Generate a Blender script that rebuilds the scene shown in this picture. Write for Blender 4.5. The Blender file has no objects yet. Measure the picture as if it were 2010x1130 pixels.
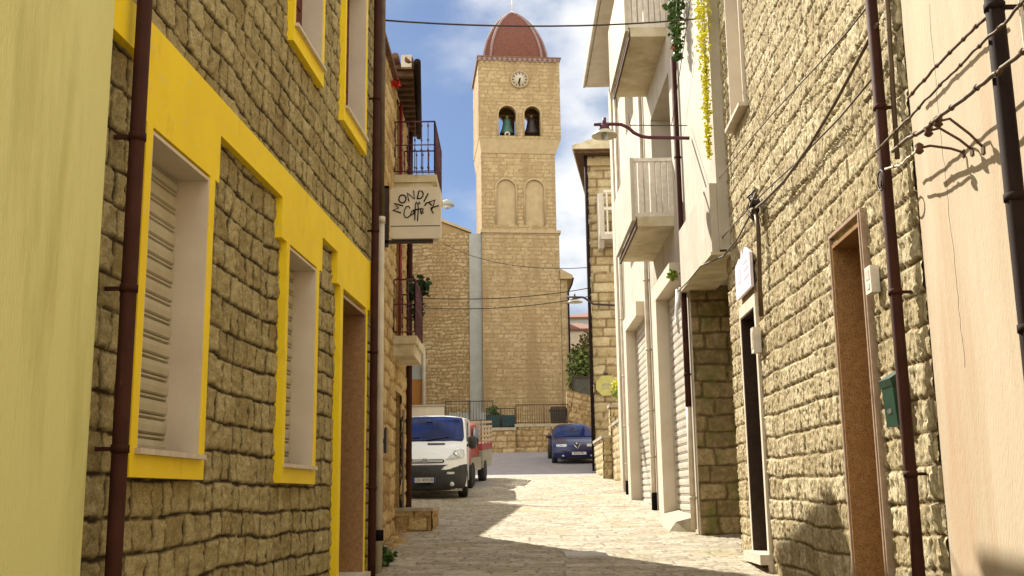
import bpy, math, random
import numpy as np
from mathutils import Vector, Matrix
rad = math.radians
random.seed(7)
S = bpy.context.scene
COL = S.collection

# ------------------------------------------------------------------ camera
PX_F = 2100.0
PITCH = math.atan((972 - 565) / PX_F); ROLL = rad(0.8)
cd = bpy.data.cameras.new('camera'); cam = bpy.data.objects.new('camera', cd); COL.objects.link(cam)
cd.sensor_fit = 'HORIZONTAL'; cd.sensor_width = 36.0; cd.lens = PX_F / 2010 * 36.0
cd.clip_start = 0.05; cd.clip_end = 2000
Fv = Vector((0, math.cos(PITCH), math.sin(PITCH)))
r0 = Vector((1, 0, 0)); u0 = Vector((0, -math.sin(PITCH), math.cos(PITCH)))
Rv = math.cos(ROLL) * r0 - math.sin(ROLL) * u0; Uv = math.sin(ROLL) * r0 + math.cos(ROLL) * u0
m = Matrix((Rv, Uv, -Fv)).transposed().to_4x4(); m.translation = (0, 0, 1.6)
cam.matrix_world = m
S.camera = cam

# ------------------------------------------------------------------ light
SUN_EL = rad(42); LX, LY = 0.566, -0.824            # the sun stands ahead and to the left
ld = Vector((LX * math.cos(SUN_EL), LY * math.cos(SUN_EL), -math.sin(SUN_EL)))
sd = bpy.data.lights.new('sun', 'SUN'); sd.energy = 5.0; sd.angle = rad(0.5); sd.color = (1.0, 0.93, 0.80)
sun = bpy.data.objects.new('sun', sd); COL.objects.link(sun)
sun.rotation_euler = ld.to_track_quat('-Z', 'Y').to_euler(); sun.location = (-20, 20, 40)

W = bpy.data.worlds.new('World'); S.world = W; W.use_nodes = True
nt = W.node_tree; nt.nodes.clear()
def wn(t, **k):
    n = nt.nodes.new(t)
    for a, b in k.items(): setattr(n, a, b)
    return n
sky = wn('ShaderNodeTexSky', sky_type='NISHITA', sun_disc=False)
sky.sun_elevation = SUN_EL; sky.sun_rotation = math.atan2(-LX, -LY) % (2 * math.pi)
sky.altitude = 500; sky.air_density = 1.0; sky.dust_density = 1.0; sky.ozone_density = 2.0
tc = wn('ShaderNodeTexCoord')
mp = wn('ShaderNodeMapping'); mp.inputs['Scale'].default_value = (1.0, 1.0, 1.7); mp.inputs['Location'].default_value = (0.55, 0.1, 0.35)
no = wn('ShaderNodeTexNoise'); no.inputs['Scale'].default_value = 3.6; no.inputs['Detail'].default_value = 7; no.inputs['Roughness'].default_value = .5
sx = wn('ShaderNodeSeparateXYZ')
ma = wn('ShaderNodeMath', operation='MULTIPLY_ADD'); ma.inputs[1].default_value = .85; ma.inputs[2].default_value = 0.02
ad = wn('ShaderNodeMath', operation='ADD')
rp = wn('ShaderNodeMapRange', interpolation_type='SMOOTHSTEP'); rp.inputs[1].default_value = .40; rp.inputs[2].default_value = .60
no2 = wn('ShaderNodeTexNoise'); no2.inputs['Scale'].default_value = 7.5; no2.inputs['Detail'].default_value = 5
cr = wn('ShaderNodeMix', data_type='RGBA')
cr.inputs['A'].default_value = (2.0, 2.5, 3.3, 1); cr.inputs['B'].default_value = (4.9, 4.95, 5.0, 1)
mx = wn('ShaderNodeMix', data_type='RGBA')
bg = wn('ShaderNodeBackground'); bg.inputs['Strength'].default_value = 0.10
ow = wn('ShaderNodeOutputWorld')
L_ = nt.links.new
L_(tc.outputs['Generated'], mp.inputs[0]); L_(mp.outputs[0], no.inputs['Vector']); L_(mp.outputs[0], no2.inputs['Vector'])
L_(tc.outputs['Generated'], sx.inputs[0]); L_(sx.outputs['X'], ma.inputs[0]); L_(ma.outputs[0], ad.inputs[0]); L_(no.outputs[0], ad.inputs[1])
L_(ad.outputs[0], rp.inputs[0]); cc = wn('ShaderNodeMapRange', interpolation_type='SMOOTHSTEP'); cc.inputs[1].default_value = .40; cc.inputs[2].default_value = .60; L_(no2.outputs[0], cc.inputs[0]); L_(cc.outputs[0], cr.inputs['Factor'])
tn = wn('ShaderNodeMix', data_type='RGBA', blend_type='MULTIPLY'); tn.inputs['Factor'].default_value = 1; tn.inputs['B'].default_value = (.36, .40, .46, 1)
L_(sky.outputs[0], tn.inputs['A']); L_(tn.outputs['Result'], mx.inputs['A'])
# brighter, warmer cloud added behind the camera, out of view, to fill the shade
bk = wn('ShaderNodeMapRange', interpolation_type='SMOOTHSTEP'); bk.inputs[1].default_value = .45; bk.inputs[2].default_value = -.35; L_(sx.outputs['Y'], bk.inputs[0])
br = wn('ShaderNodeMix', data_type='RGBA'); br.inputs['A'].default_value = (1, 1, 1, 1); br.inputs['B'].default_value = (2.75, 2.45, 2.0, 1); L_(bk.outputs[0], br.inputs['Factor'])
cm = wn('ShaderNodeMix', data_type='RGBA', blend_type='MULTIPLY'); cm.inputs['Factor'].default_value = 1; L_(cr.outputs['Result'], cm.inputs['A']); L_(br.outputs['Result'], cm.inputs['B'])
L_(cm.outputs['Result'], mx.inputs['B'])
fa = wn('ShaderNodeMath', operation='MAXIMUM'); L_(rp.outputs[0], fa.inputs[0]); L_(bk.outputs[0], fa.inputs[1]); L_(fa.outputs[0], mx.inputs['Factor'])
L_(mx.outputs['Result'], bg.inputs['Color']); L_(bg.outputs[0], ow.inputs[0])

S.view_settings.view_transform = 'Standard'; S.view_settings.look = 'None'
S.view_settings.exposure = 1.1; S.view_settings.gamma = 1.0

# ------------------------------------------------------------------ materials
MATS = {}
def mat(name, c, c2=None, scale=6.0, rough=.8, bump=0., bscale=60., spec=.3, metal=0., stretch=(1, 1, 1), detail=6, bdist=.01, contrast=(.35, .65), speckle=None, alpha=None, coat=0, dirt=None):
    if name in MATS: return MATS[name]
    M = bpy.data.materials.new(name); M.use_nodes = True; n = M.node_tree.nodes; l = M.node_tree.links.new
    b = n['Principled BSDF']
    b.inputs['Roughness'].default_value = rough; b.inputs['Metallic'].default_value = metal
    b.inputs['Specular IOR Level'].default_value = spec
    if coat: b.inputs['Coat Weight'].default_value = coat; b.inputs['Coat Roughness'].default_value = .05
    t = n.new('ShaderNodeTexCoord'); mp = n.new('ShaderNodeMapping'); mp.inputs['Scale'].default_value = stretch
    l(t.outputs['Object'], mp.inputs[0])
    c2 = c2 or tuple(x * .82 for x in c)
    no = n.new('ShaderNodeTexNoise'); no.inputs['Scale'].default_value = scale; no.inputs['Detail'].default_value = detail
    l(mp.outputs[0], no.inputs['Vector'])
    r = n.new('ShaderNodeMapRange'); r.inputs[1].default_value, r.inputs[2].default_value = contrast
    l(no.outputs[0], r.inputs[0])
    m = n.new('ShaderNodeMix'); m.data_type = 'RGBA'
    m.inputs['A'].default_value = (*c, 1); m.inputs['B'].default_value = (*c2, 1); l(r.outputs[0], m.inputs['Factor'])
    out = m.outputs['Result']
    if speckle:
        sc, lo, col = speckle
        n2 = n.new('ShaderNodeTexNoise'); n2.inputs['Scale'].default_value = sc; n2.inputs['Detail'].default_value = 3
        l(mp.outputs[0], n2.inputs['Vector'])
        r2 = n.new('ShaderNodeMapRange'); r2.inputs[1].default_value = lo; r2.inputs[2].default_value = lo + .06; l(n2.outputs[0], r2.inputs[0])
        m2 = n.new('ShaderNodeMix'); m2.data_type = 'RGBA'; l(out, m2.inputs['A']); m2.inputs['B'].default_value = (*col, 1); l(r2.outputs[0], m2.inputs['Factor'])
        out = m2.outputs['Result']
    if dirt:                       # large soft stains with their own shape
        sc, lo, hi, col, st = dirt
        mp3 = n.new('ShaderNodeMapping'); mp3.inputs['Scale'].default_value = st; l(t.outputs['Object'], mp3.inputs[0])
        n2 = n.new('ShaderNodeTexNoise'); n2.inputs['Scale'].default_value = sc; n2.inputs['Detail'].default_value = 8; n2.inputs['Roughness'].default_value = .65
        l(mp3.outputs[0], n2.inputs['Vector'])
        r2 = n.new('ShaderNodeMapRange'); r2.inputs[1].default_value = lo; r2.inputs[2].default_value = hi; l(n2.outputs[0], r2.inputs[0])
        m2 = n.new('ShaderNodeMix'); m2.data_type = 'RGBA'; l(out, m2.inputs['A']); m2.inputs['B'].default_value = (*col, 1); l(r2.outputs[0], m2.inputs['Factor'])
        out = m2.outputs['Result']
    l(out, b.inputs['Base Color'])
    if bump:
        nb = n.new('ShaderNodeTexNoise'); nb.inputs['Scale'].default_value = bscale; nb.inputs['Detail'].default_value = 8
        l(mp.outputs[0], nb.inputs['Vector'])
        bp = n.new('ShaderNodeBump'); bp.inputs['Strength'].default_value = bump; bp.inputs['Distance'].default_value = bdist
        l(nb.outputs[0], bp.inputs['Height']); l(bp.outputs[0], b.inputs['Normal'])
    MATS[name] = M; return M

def stone_mat(name, ca, cb, cc, joint, scale=9., rough=.9, bump=.6, bscale=45., bdist=.012, spec=.2, stretch=(1, 1, 1), moss=None, grain=.3, mst=(1, 1, 1)):
    """block colours come from a per-block number stored on the mesh, mortar from the joint depth"""
    M = bpy.data.materials.new(name); M.use_nodes = True; n = M.node_tree.nodes; l = M.node_tree.links.new
    b = n['Principled BSDF']; b.inputs['Roughness'].default_value = rough; b.inputs['Specular IOR Level'].default_value = spec
    a1 = n.new('ShaderNodeAttribute'); a1.attribute_name = 'blk'; a2 = n.new('ShaderNodeAttribute'); a2.attribute_name = 'jnt'
    t = n.new('ShaderNodeTexCoord'); mp = n.new('ShaderNodeMapping'); mp.inputs['Scale'].default_value = stretch; l(t.outputs['Object'], mp.inputs[0])
    no = n.new('ShaderNodeTexNoise'); no.inputs['Scale'].default_value = scale; no.inputs['Detail'].default_value = 9; no.inputs['Roughness'].default_value = .65
    l(mp.outputs[0], no.inputs['Vector'])
    ad = n.new('ShaderNodeMath'); ad.operation = 'MULTIPLY_ADD'; ad.inputs[1].default_value = .7
    l(a1.outputs['Fac'], ad.inputs[0])
    rr = n.new('ShaderNodeMapRange'); rr.inputs[1].default_value = .3; rr.inputs[2].default_value = .7; rr.inputs[3].default_value = -.25; rr.inputs[4].default_value = .55
    l(no.outputs[0], rr.inputs[0]); l(rr.outputs[0], ad.inputs[2])
    cr = n.new('ShaderNodeValToRGB'); e = cr.color_ramp.elements
    e[0].position = .1; e[0].color = (*ca, 1); e[1].position = .95; e[1].color = (*cc, 1); k = e.new(.5); k.color = (*cb, 1)
    l(ad.outputs[0], cr.inputs[0])
    out = cr.outputs[0]
    n5 = n.new('ShaderNodeTexNoise'); n5.inputs['Scale'].default_value = bscale * .9; n5.inputs['Detail'].default_value = 5; n5.inputs['Roughness'].default_value = .7; l(mp.outputs[0], n5.inputs['Vector'])
    r5 = n.new('ShaderNodeMapRange'); r5.inputs[1].default_value = .34; r5.inputs[2].default_value = .66; r5.inputs[3].default_value = 1 - grain; r5.inputs[4].default_value = 1 + grain * .7; l(n5.outputs[0], r5.inputs[0])
    m5 = n.new('ShaderNodeMix'); m5.data_type = 'RGBA'; m5.blend_type = 'MULTIPLY'; m5.inputs['Factor'].default_value = 1; l(out, m5.inputs['A']); l(r5.outputs[0], m5.inputs['B']); out = m5.outputs['Result']
    if moss:
        n3 = n.new('ShaderNodeTexNoise'); n3.inputs['Scale'].default_value = moss[0]; n3.inputs['Detail'].default_value = 8; mq = n.new('ShaderNodeMapping'); mq.inputs['Scale'].default_value = mst; l(t.outputs['Object'], mq.inputs[0]); l(mq.outputs[0], n3.inputs['Vector'])
        r3 = n.new('ShaderNodeMapRange'); r3.inputs[1].default_value = moss[1]; r3.inputs[2].default_value = moss[1] + .14; l(n3.outputs[0], r3.inputs[0])
        m3 = n.new('ShaderNodeMix'); m3.data_type = 'RGBA'; l(out, m3.inputs['A']); m3.inputs['B'].default_value = (*moss[2], 1); l(r3.outputs[0], m3.inputs['Factor']); out = m3.outputs['Result']
    m = n.new('ShaderNodeMix'); m.data_type = 'RGBA'; l(out, m.inputs['A']); m.inputs['B'].default_value = (*joint, 1); l(a2.outputs['Fac'], m.inputs['Factor'])
    l(m.outputs['Result'], b.inputs['Base Color'])
    nb = n.new('ShaderNodeTexNoise'); nb.inputs['Scale'].default_value = bscale; nb.inputs['Detail'].default_value = 8; nb.inputs['Roughness'].default_value = .7; l(mp.outputs[0], nb.inputs['Vector'])
    bp = n.new('ShaderNodeBump'); bp.inputs['Strength'].default_value = bump; bp.inputs['Distance'].default_value = bdist
    l(nb.outputs[0], bp.inputs['Height']); l(bp.outputs[0], b.inputs['Normal'])
    return M

STONE_L = stone_mat('rough tan stone', (.34, .27, .125), (.43, .355, .175), (.52, .44, .235), (.045, .028, .012), bscale=75, grain=.38, moss=(1.4, .60, (.28, .21, .10)), bump=.9, bdist=.018)
STONE_R = stone_mat('split cream stone', (.41, .33, .185), (.52, .43, .255), (.64, .55, .36), (.19, .135, .065), bscale=85, bump=1.0, bdist=.012, stretch=(1, 1, .33), grain=.34, moss=(.9, .6, (.40, .31, .19)))
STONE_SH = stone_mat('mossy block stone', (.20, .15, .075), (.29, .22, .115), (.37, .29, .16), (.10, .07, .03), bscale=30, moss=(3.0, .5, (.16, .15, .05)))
STONE_C = stone_mat('sandstone courses', (.36, .26, .135), (.42, .31, .165), (.48, .37, .21), (.27, .195, .10), scale=5, bscale=18, bdist=.03, moss=(1.1, .50, (.32, .225, .12)), grain=.22, mst=(1, 1, .16))
STONE_RUB = stone_mat('rubble sandstone', (.34, .24, .115), (.43, .32, .17), (.54, .43, .25), (.25, .17, .08), scale=6, bscale=14, bdist=.05, bump=.8, moss=(.3, .56, (.33, .22, .10)))
STONE_K = stone_mat('coursed buff stone', (.38, .29, .15), (.48, .38, .21), (.58, .48, .29), (.17, .115, .055), scale=4, bscale=30, bdist=.02)
STONE_CAFE = stone_mat('ochre plastered stone', (.34, .22, .09), (.48, .34, .15), (.60, .46, .24), (.22, .13, .05), scale=4, bscale=25, bdist=.03)
PAVE = stone_mat('street setts', (.28, .235, .17), (.36, .31, .23), (.45, .40, .31), (.16, .13, .085), scale=5, rough=.7, bscale=30, bdist=.012, spec=.3, moss=(1.1, .56, (.30, .27, .15)))
TRIM = mat('yellow paint', (.90, .68, .012), (.85, .62, .01), 3, .65, .15, 90, dirt=(2.6, .60, .80, (.60, .39, .035), (1, 1, .6)), speckle=(26, .66, (.70, .60, .28)))
LIME = mat('pale lime plaster', (.70, .69, .30), (.65, .63, .27), 1.3, .9, .6, 110, stretch=(1, 1, .15), dirt=(2.2, .5, .75, (.42, .40, .13), (1, 1, .12)))
PINK = mat('peach plaster', (.52, .43, .31), (.46, .37, .255), 2.2, .9, .5, 90, stretch=(1.4, 1.4, .18), dirt=(3.0, .5, .75, (.44, .29, .18), (1, 1, .1)))
CREAM = mat('cream plaster', (.64, .565, .45), (.58, .50, .39), 3, .8, .15, 80, dirt=(2.5, .6, .8, (.50, .40, .29), (1, 1, .3)))
WHITE = mat('white plaster', (.54, .49, .40), (.47, .42, .34), 2.5, .75, .12, 70, dirt=(1.6, .5, .75, (.38, .32, .23), (1, 1, .25)))
SOFFIT = mat('weathered soffit', (.62, .55, .40), (.48, .40, .24), 2.6, .85, .2, 60, dirt=(2.2, .52, .72, (.36, .29, .15), (1, 1, 1)))
SHUT = mat('old roller shutter', (.50, .46, .34), (.42, .37, .25), 5, .5, .1, 50, spec=.4)
SHUTW = mat('white roller shutter', (.60, .57, .50), (.50, .46, .39), 3, .45, .05, 50, spec=.4, dirt=(3, .6, .8, (.5, .42, .32), (1, 1, 1)))
MARBLE = mat('pale sill stone', (.62, .55, .46), (.52, .44, .34), 14, .5, .1, 60)
GRANITE = mat('brown granite', (.38, .215, .09), (.29, .16, .065), 20, .35, .05, 100, speckle=(120, .56, (.08, .04, .02)))
PIPE = mat('dark red brown pipe paint', (.052, .016, .009), (.036, .011, .006), 5, .75, .1, 60, spec=.15, dirt=(4, .62, .72, (.13, .05, .025), (1, 1, .3)))
PIPEK = mat('blackish pipe paint', (.022, .012, .009), (.014, .008, .006), 5, .8, .05, 40, spec=.12)
PIPEG = mat('olive metal pipe', (.13, .085, .04), (.08, .05, .025), 6, .55)
PIPEC = mat('cream pipe paint', (.62, .55, .44), (.50, .43, .32), 5, .6)
PIPER = mat('bright red pipe paint', (.26, .022, .012), (.18, .015, .01), 5, .5)
IRON = mat('dark iron', (.03, .022, .02), (.05, .03, .022), 12, .6, spec=.4)
IRONP = mat('purple brown iron', (.11, .03, .05), (.07, .02, .03), 12, .5)
IRONW = mat('white iron', (.72, .66, .58), (.6, .54, .46), 12, .5)
RUST = mat('weathered brown timber', (.12, .065, .03), (.07, .035, .018), 9, .8, .3, 40)
DARK = mat('dark opening', (.02, .014, .01), (.014, .01, .008), 4, .7)
WOODR = mat('dark red window wood', (.13, .014, .012), (.08, .01, .008), 10, .5)
WOODD = mat('dark brown door wood', (.05, .028, .014), (.035, .018, .01), 14, .55)
WOODO = mat('orange door wood', (.42, .19, .04), (.32, .13, .025), 14, .55)
TILE = mat('terracotta tiles', (.24, .11, .07), (.15, .07, .045), 14, .8, .5, 60, contrast=(.3, .7))
DOME = mat('red dome scales', (.185, .062, .038), (.11, .038, .025), 9, .7, .5, 30, contrast=(.3, .7))
RIB = mat('pale pink rib mortar', (.28, .19, .175), (.22, .14, .13), 6, .8)
ASPH = mat('asphalt', (.30, .275, .285), (.25, .23, .24), 3, .8, .4, 90, speckle=(220, .6, (.27, .25, .25)))
SOIL = mat('terrace earth', (.22, .17, .10), (.15, .12, .06), 3, .95, .5, 20)
CONC = mat('concrete', (.42, .37, .28), (.33, .28, .20), 7, .85, .3, 50)
GREYP = mat('blue grey render', (.36, .37, .35), (.31, .32, .30), 2, .85, .1, 50)
RUBBER = mat('tyre rubber', (.018, .018, .018), (.026, .025, .024), 20, .8)
RIM = mat('wheel metal', (.35, .35, .36), (.25, .25, .26), 10, .35, metal=.8)
VANW = mat('white van paint', (.78, .80, .80), (.74, .76, .76), 2, .3, spec=.5, coat=.4)
GLASSB = mat('blue tinted windscreen', (.002, .016, .13), (.001, .007, .05), 2, .1, spec=.3)
PLASTIC = mat('black bumper plastic', (.018, .020, .020), (.028, .03, .028), 12, .45, spec=.4)
LAMPG = mat('headlamp glass', (.62, .66, .66), (.35, .38, .40), 9, .12, spec=.8, coat=1)
CHROME = mat('chrome', (.7, .7, .72), (.55, .55, .57), 8, .2, metal=1)
PLATE = mat('white number plate', (.70, .70, .68), (.6, .6, .58), 8, .4)
PLATEB = mat('plate blue band', (.02, .06, .35), None, 8, .4)
BLACK = mat('black lettering', (.012, .01, .01), None, 8, .9, spec=.02)
REDP = mat('red pickup paint', (.36, .075, .065), (.28, .055, .05), 4, .35, coat=.3)
SILVER = mat('greenish silver paint', (.36, .35, .28), (.28, .27, .21), 4, .4, coat=.2)
BLUEP = mat('dark blue car paint', (.005, .008, .085), (.004, .006, .06), 3, .3, spec=.4, coat=.3)
GREENM = mat('green mailbox enamel', (.003, .045, .022), (.002, .03, .014), 6, .4, spec=.4)
SIGNW = mat('cream sign plastic', (.68, .60, .46), (.60, .52, .38), 3, .4, dirt=(3, .6, .8, (.55, .45, .30), (1, 1, 1)))
SIGNY = mat('yellow sign face', (.52, .48, .16), (.45, .41, .13), 6, .5)
SIGNG = mat('grey sign print', (.42, .38, .22), None, 6, .6)
LILAC = mat('plaque face', (.80, .74, .78), (.72, .62, .74), 9, .5)
LILACD = mat('plaque violet print', (.62, .50, .66), (.7, .6, .72), 30, .5)
LEAF = mat('green leaves', (.07, .13, .018), (.035, .075, .012), 3, .6, spec=.3)
LEAFL = mat('yellow green leaves', (.26, .34, .04), (.15, .24, .025), 3, .6)
LEAFR = mat('reddish leaves', (.16, .09, .03), (.09, .10, .02), 3, .6)
LEAFD = mat('dark ivy leaves', (.02, .05, .02), (.03, .07, .03), 3, .6)
FLOWY = mat('bright yellow flowers', (.80, .72, .02), (.62, .60, .03), 8, .6)
PINKF = mat('pink blossom', (.7, .12, .18), None, 8, .6)
REDF = mat('red flowers', (.55, .02, .01), None, 8, .6)
NET = mat('teal netting', (.03, .075, .085), (.02, .05, .05), 9, .8)
BRZG = mat('green bronze', (.07, .17, .13), (.05, .11, .09), 8, .5, spec=.4)
BRZD = mat('dark bronze', (.045, .028, .03), (.03, .02, .02), 8, .5, spec=.4)
BRASS = mat('brass yoke', (.38, .24, .06), None, 8, .4, metal=.5)
SHADE = mat('enamel lamp shade', (.62, .58, .46), (.5, .46, .35), 6, .4)
CLOCKF = mat('clock face enamel', (.50, .43, .33), (.40, .34, .25), 6, .6)

# ------------------------------------------------------------------ mesh helper
ORG = {}
TROT = [None]
class MB:
    def __init__(s, f=None):
        s.v = []; s.f = []; s.m = []; s.s = []; s.map = f; s.mats = []; s.blk = {}; s.curm = 0
    def use(s, mt):
        if mt not in s.mats: s.mats.append(mt)
        s.curm = s.mats.index(mt); return s
    def add(s, vs, fs, smooth=False, raw=False):
        b = len(s.v)
        if s.map and not raw: vs = [s.map(*p) for p in vs]
        s.v += [tuple(p) for p in vs]; s.f += [tuple(i + b for i in q) for q in fs]
        s.m += [s.curm] * len(fs); s.s += [smooth] * len(fs); return s
    def box(s, a, b, c, d, e, g):
        v = [(x, y, z) for x in (a, b) for y in (c, d) for z in (e, g)]
        return s.add(v, [(0, 1, 3, 2), (4, 6, 7, 5), (0, 4, 5, 1), (2, 3, 7, 6), (0, 2, 6, 4), (1, 5, 7, 3)])
    def prism(s, poly, lo, hi, axis):
        """poly of 2-D points in the two axes other than `axis`, extruded lo..hi"""
        def P(p, t):
            q = list(p); q.insert(axis, t); return tuple(q)
        n = len(poly); v = [P(p, lo) for p in poly] + [P(p, hi) for p in poly]
        f = [tuple(range(n))[::-1], tuple(range(n, 2 * n))] + [(i, (i + 1) % n, n + (i + 1) % n, n + i) for i in range(n)]
        return s.add(v, f)
    def tube(s, pts, r, seg=8, caps=True, smooth=True, rs=None):
        P = [Vector(s.map(*p)) if s.map else Vector(p) for p in pts]; n = len(P); vs = []; fs = []
        up = None
        for i, p in enumerate(P):
            t = (P[min(i + 1, n - 1)] - P[max(i - 1, 0)]).normalized()
            if up is None: up = Vector((0, 0, 1)) if abs(t.z) < .9 else Vector((1, 0, 0))
            a = t.cross(up).normalized(); up2 = a.cross(t).normalized(); up = up2
            rr = rs[i] if rs else r
            for k in range(seg):
                th = 2 * math.pi * k / seg; vs.append(p + a * math.cos(th) * rr + up2 * math.sin(th) * rr)
        for i in range(n - 1):
            for k in range(seg):
                fs.append((i * seg + k, i * seg + (k + 1) % seg, (i + 1) * seg + (k + 1) % seg, (i + 1) * seg + k))
        if caps: fs += [tuple(range(seg))[::-1], tuple(range((n - 1) * seg, n * seg))]
        return s.add(vs, fs, smooth, raw=True)
    def lathe(s, c, prof, seg=20, axis='z', smooth=True, a0=0.):
        vs = []; fs = []; n = len(prof)
        for r, h in prof:
            for k in range(seg):
                t = 2 * math.pi * k / seg + a0; x, y = r * math.cos(t), r * math.sin(t)
                q = {'z': (x, y, h), 'y': (x, h, y), 'x': (h, x, y)}[axis]
                vs.append((c[0] + q[0], c[1] + q[1], c[2] + q[2]))
        for i in range(n - 1):
            for k in range(seg): fs.append((i * seg + k, i * seg + (k + 1) % seg, (i + 1) * seg + (k + 1) % seg, (i + 1) * seg + k))
        fs += [tuple(range(seg))[::-1], tuple(range((n - 1) * seg, n * seg))]
        return s.add(vs, fs, smooth)
    def panel(s, a0, a1, z0, z1, holes, w0, w1):
        """slab (a along, z up, w outward) w0..w1 with rectangular holes; faces only where solid meets air"""
        A = sorted({a0, a1} | {x for h in holes for x in h[:2] if a0 < x < a1}); Z = sorted({z0, z1} | {x for h in holes for x in h[2:] if z0 < x < z1})
        sol = lambda i, j: 0 <= i < len(A) - 1 and 0 <= j < len(Z) - 1 and not any(h[0] <= (A[i] + A[i + 1]) / 2 <= h[1] and h[2] <= (Z[j] + Z[j + 1]) / 2 <= h[3] for h in holes)
        for i in range(len(A) - 1):
            for j in range(len(Z) - 1):
                if not sol(i, j): continue
                a, b, c, d = A[i], A[i + 1], Z[j], Z[j + 1]
                s.add([(a, c, w1), (b, c, w1), (b, d, w1), (a, d, w1)], [(0, 1, 2, 3)]); s.add([(a, c, w0), (b, c, w0), (b, d, w0), (a, d, w0)], [(3, 2, 1, 0)])
                if not sol(i - 1, j): s.add([(a, c, w0), (a, c, w1), (a, d, w1), (a, d, w0)], [(0, 1, 2, 3)])
                if not sol(i + 1, j): s.add([(b, c, w0), (b, c, w1), (b, d, w1), (b, d, w0)], [(3, 2, 1, 0)])
                if not sol(i, j - 1): s.add([(a, c, w0), (b, c, w0), (b, c, w1), (a, c, w1)], [(0, 1, 2, 3)])
                if not sol(i, j + 1): s.add([(a, d, w0), (b, d, w0), (b, d, w1), (a, d, w1)], [(3, 2, 1, 0)])
        return s
    def build(s, name, mt=None, parent=None, origin=None, mesh_only=False):
        mats = s.mats if s.mats else [mt]
        arr = np.array(s.v, float)
        if TROT[0]:
            px_, py_, an = TROT[0]; c_, s_ = math.cos(an), math.sin(an); x_, y_ = arr[:, 0] - px_, arr[:, 1] - py_
            arr[:, 0] = px_ + c_ * x_ - s_ * y_; arr[:, 1] = py_ + s_ * x_ + c_ * y_
        if parent is not None: o = ORG[parent.name]
        elif origin is not None: o = Vector(origin)
        else: lo, hi = arr.min(0), arr.max(0); o = Vector(((lo[0] + hi[0]) / 2, (lo[1] + hi[1]) / 2, lo[2]))
        arr = arr - np.array(o)
        me = bpy.data.meshes.new(name); me.from_pydata([tuple(p) for p in arr.tolist()], [], s.f)
        for q in mats: me.materials.append(q)
        me.polygons.foreach_set('material_index', s.m); me.polygons.foreach_set('use_smooth', s.s)
        if s.blk:
            for k in ('blk', 'jnt'):
                at = me.attributes.new(k, 'FLOAT', 'POINT'); d = np.zeros(len(s.v), np.float32)
                for st, arrs in s.blk.items(): d[st:st + len(arrs[k])] = arrs[k]
                at.data.foreach_set('value', d)
        me.update()
        ob = bpy.data.objects.new(name, me); COL.objects.link(ob)
        if parent is not None: ob.parent = parent
        else: ob.location = o
        ORG[ob.name] = o
        return ob

def thing(name, label, cat, loc, group=None):
    o = bpy.data.objects.new(name, None); o.empty_display_size = .2; COL.objects.link(o); o.location = loc
    ORG[o.name] = Vector(loc); return tag(o, label, cat, group)
def tag(o, label, cat, group=None):
    o['label'] = label; o['category'] = cat
    if group: o['group'] = group
    return o
def struct(o, kind='structure'): o['kind'] = kind; return o

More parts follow.
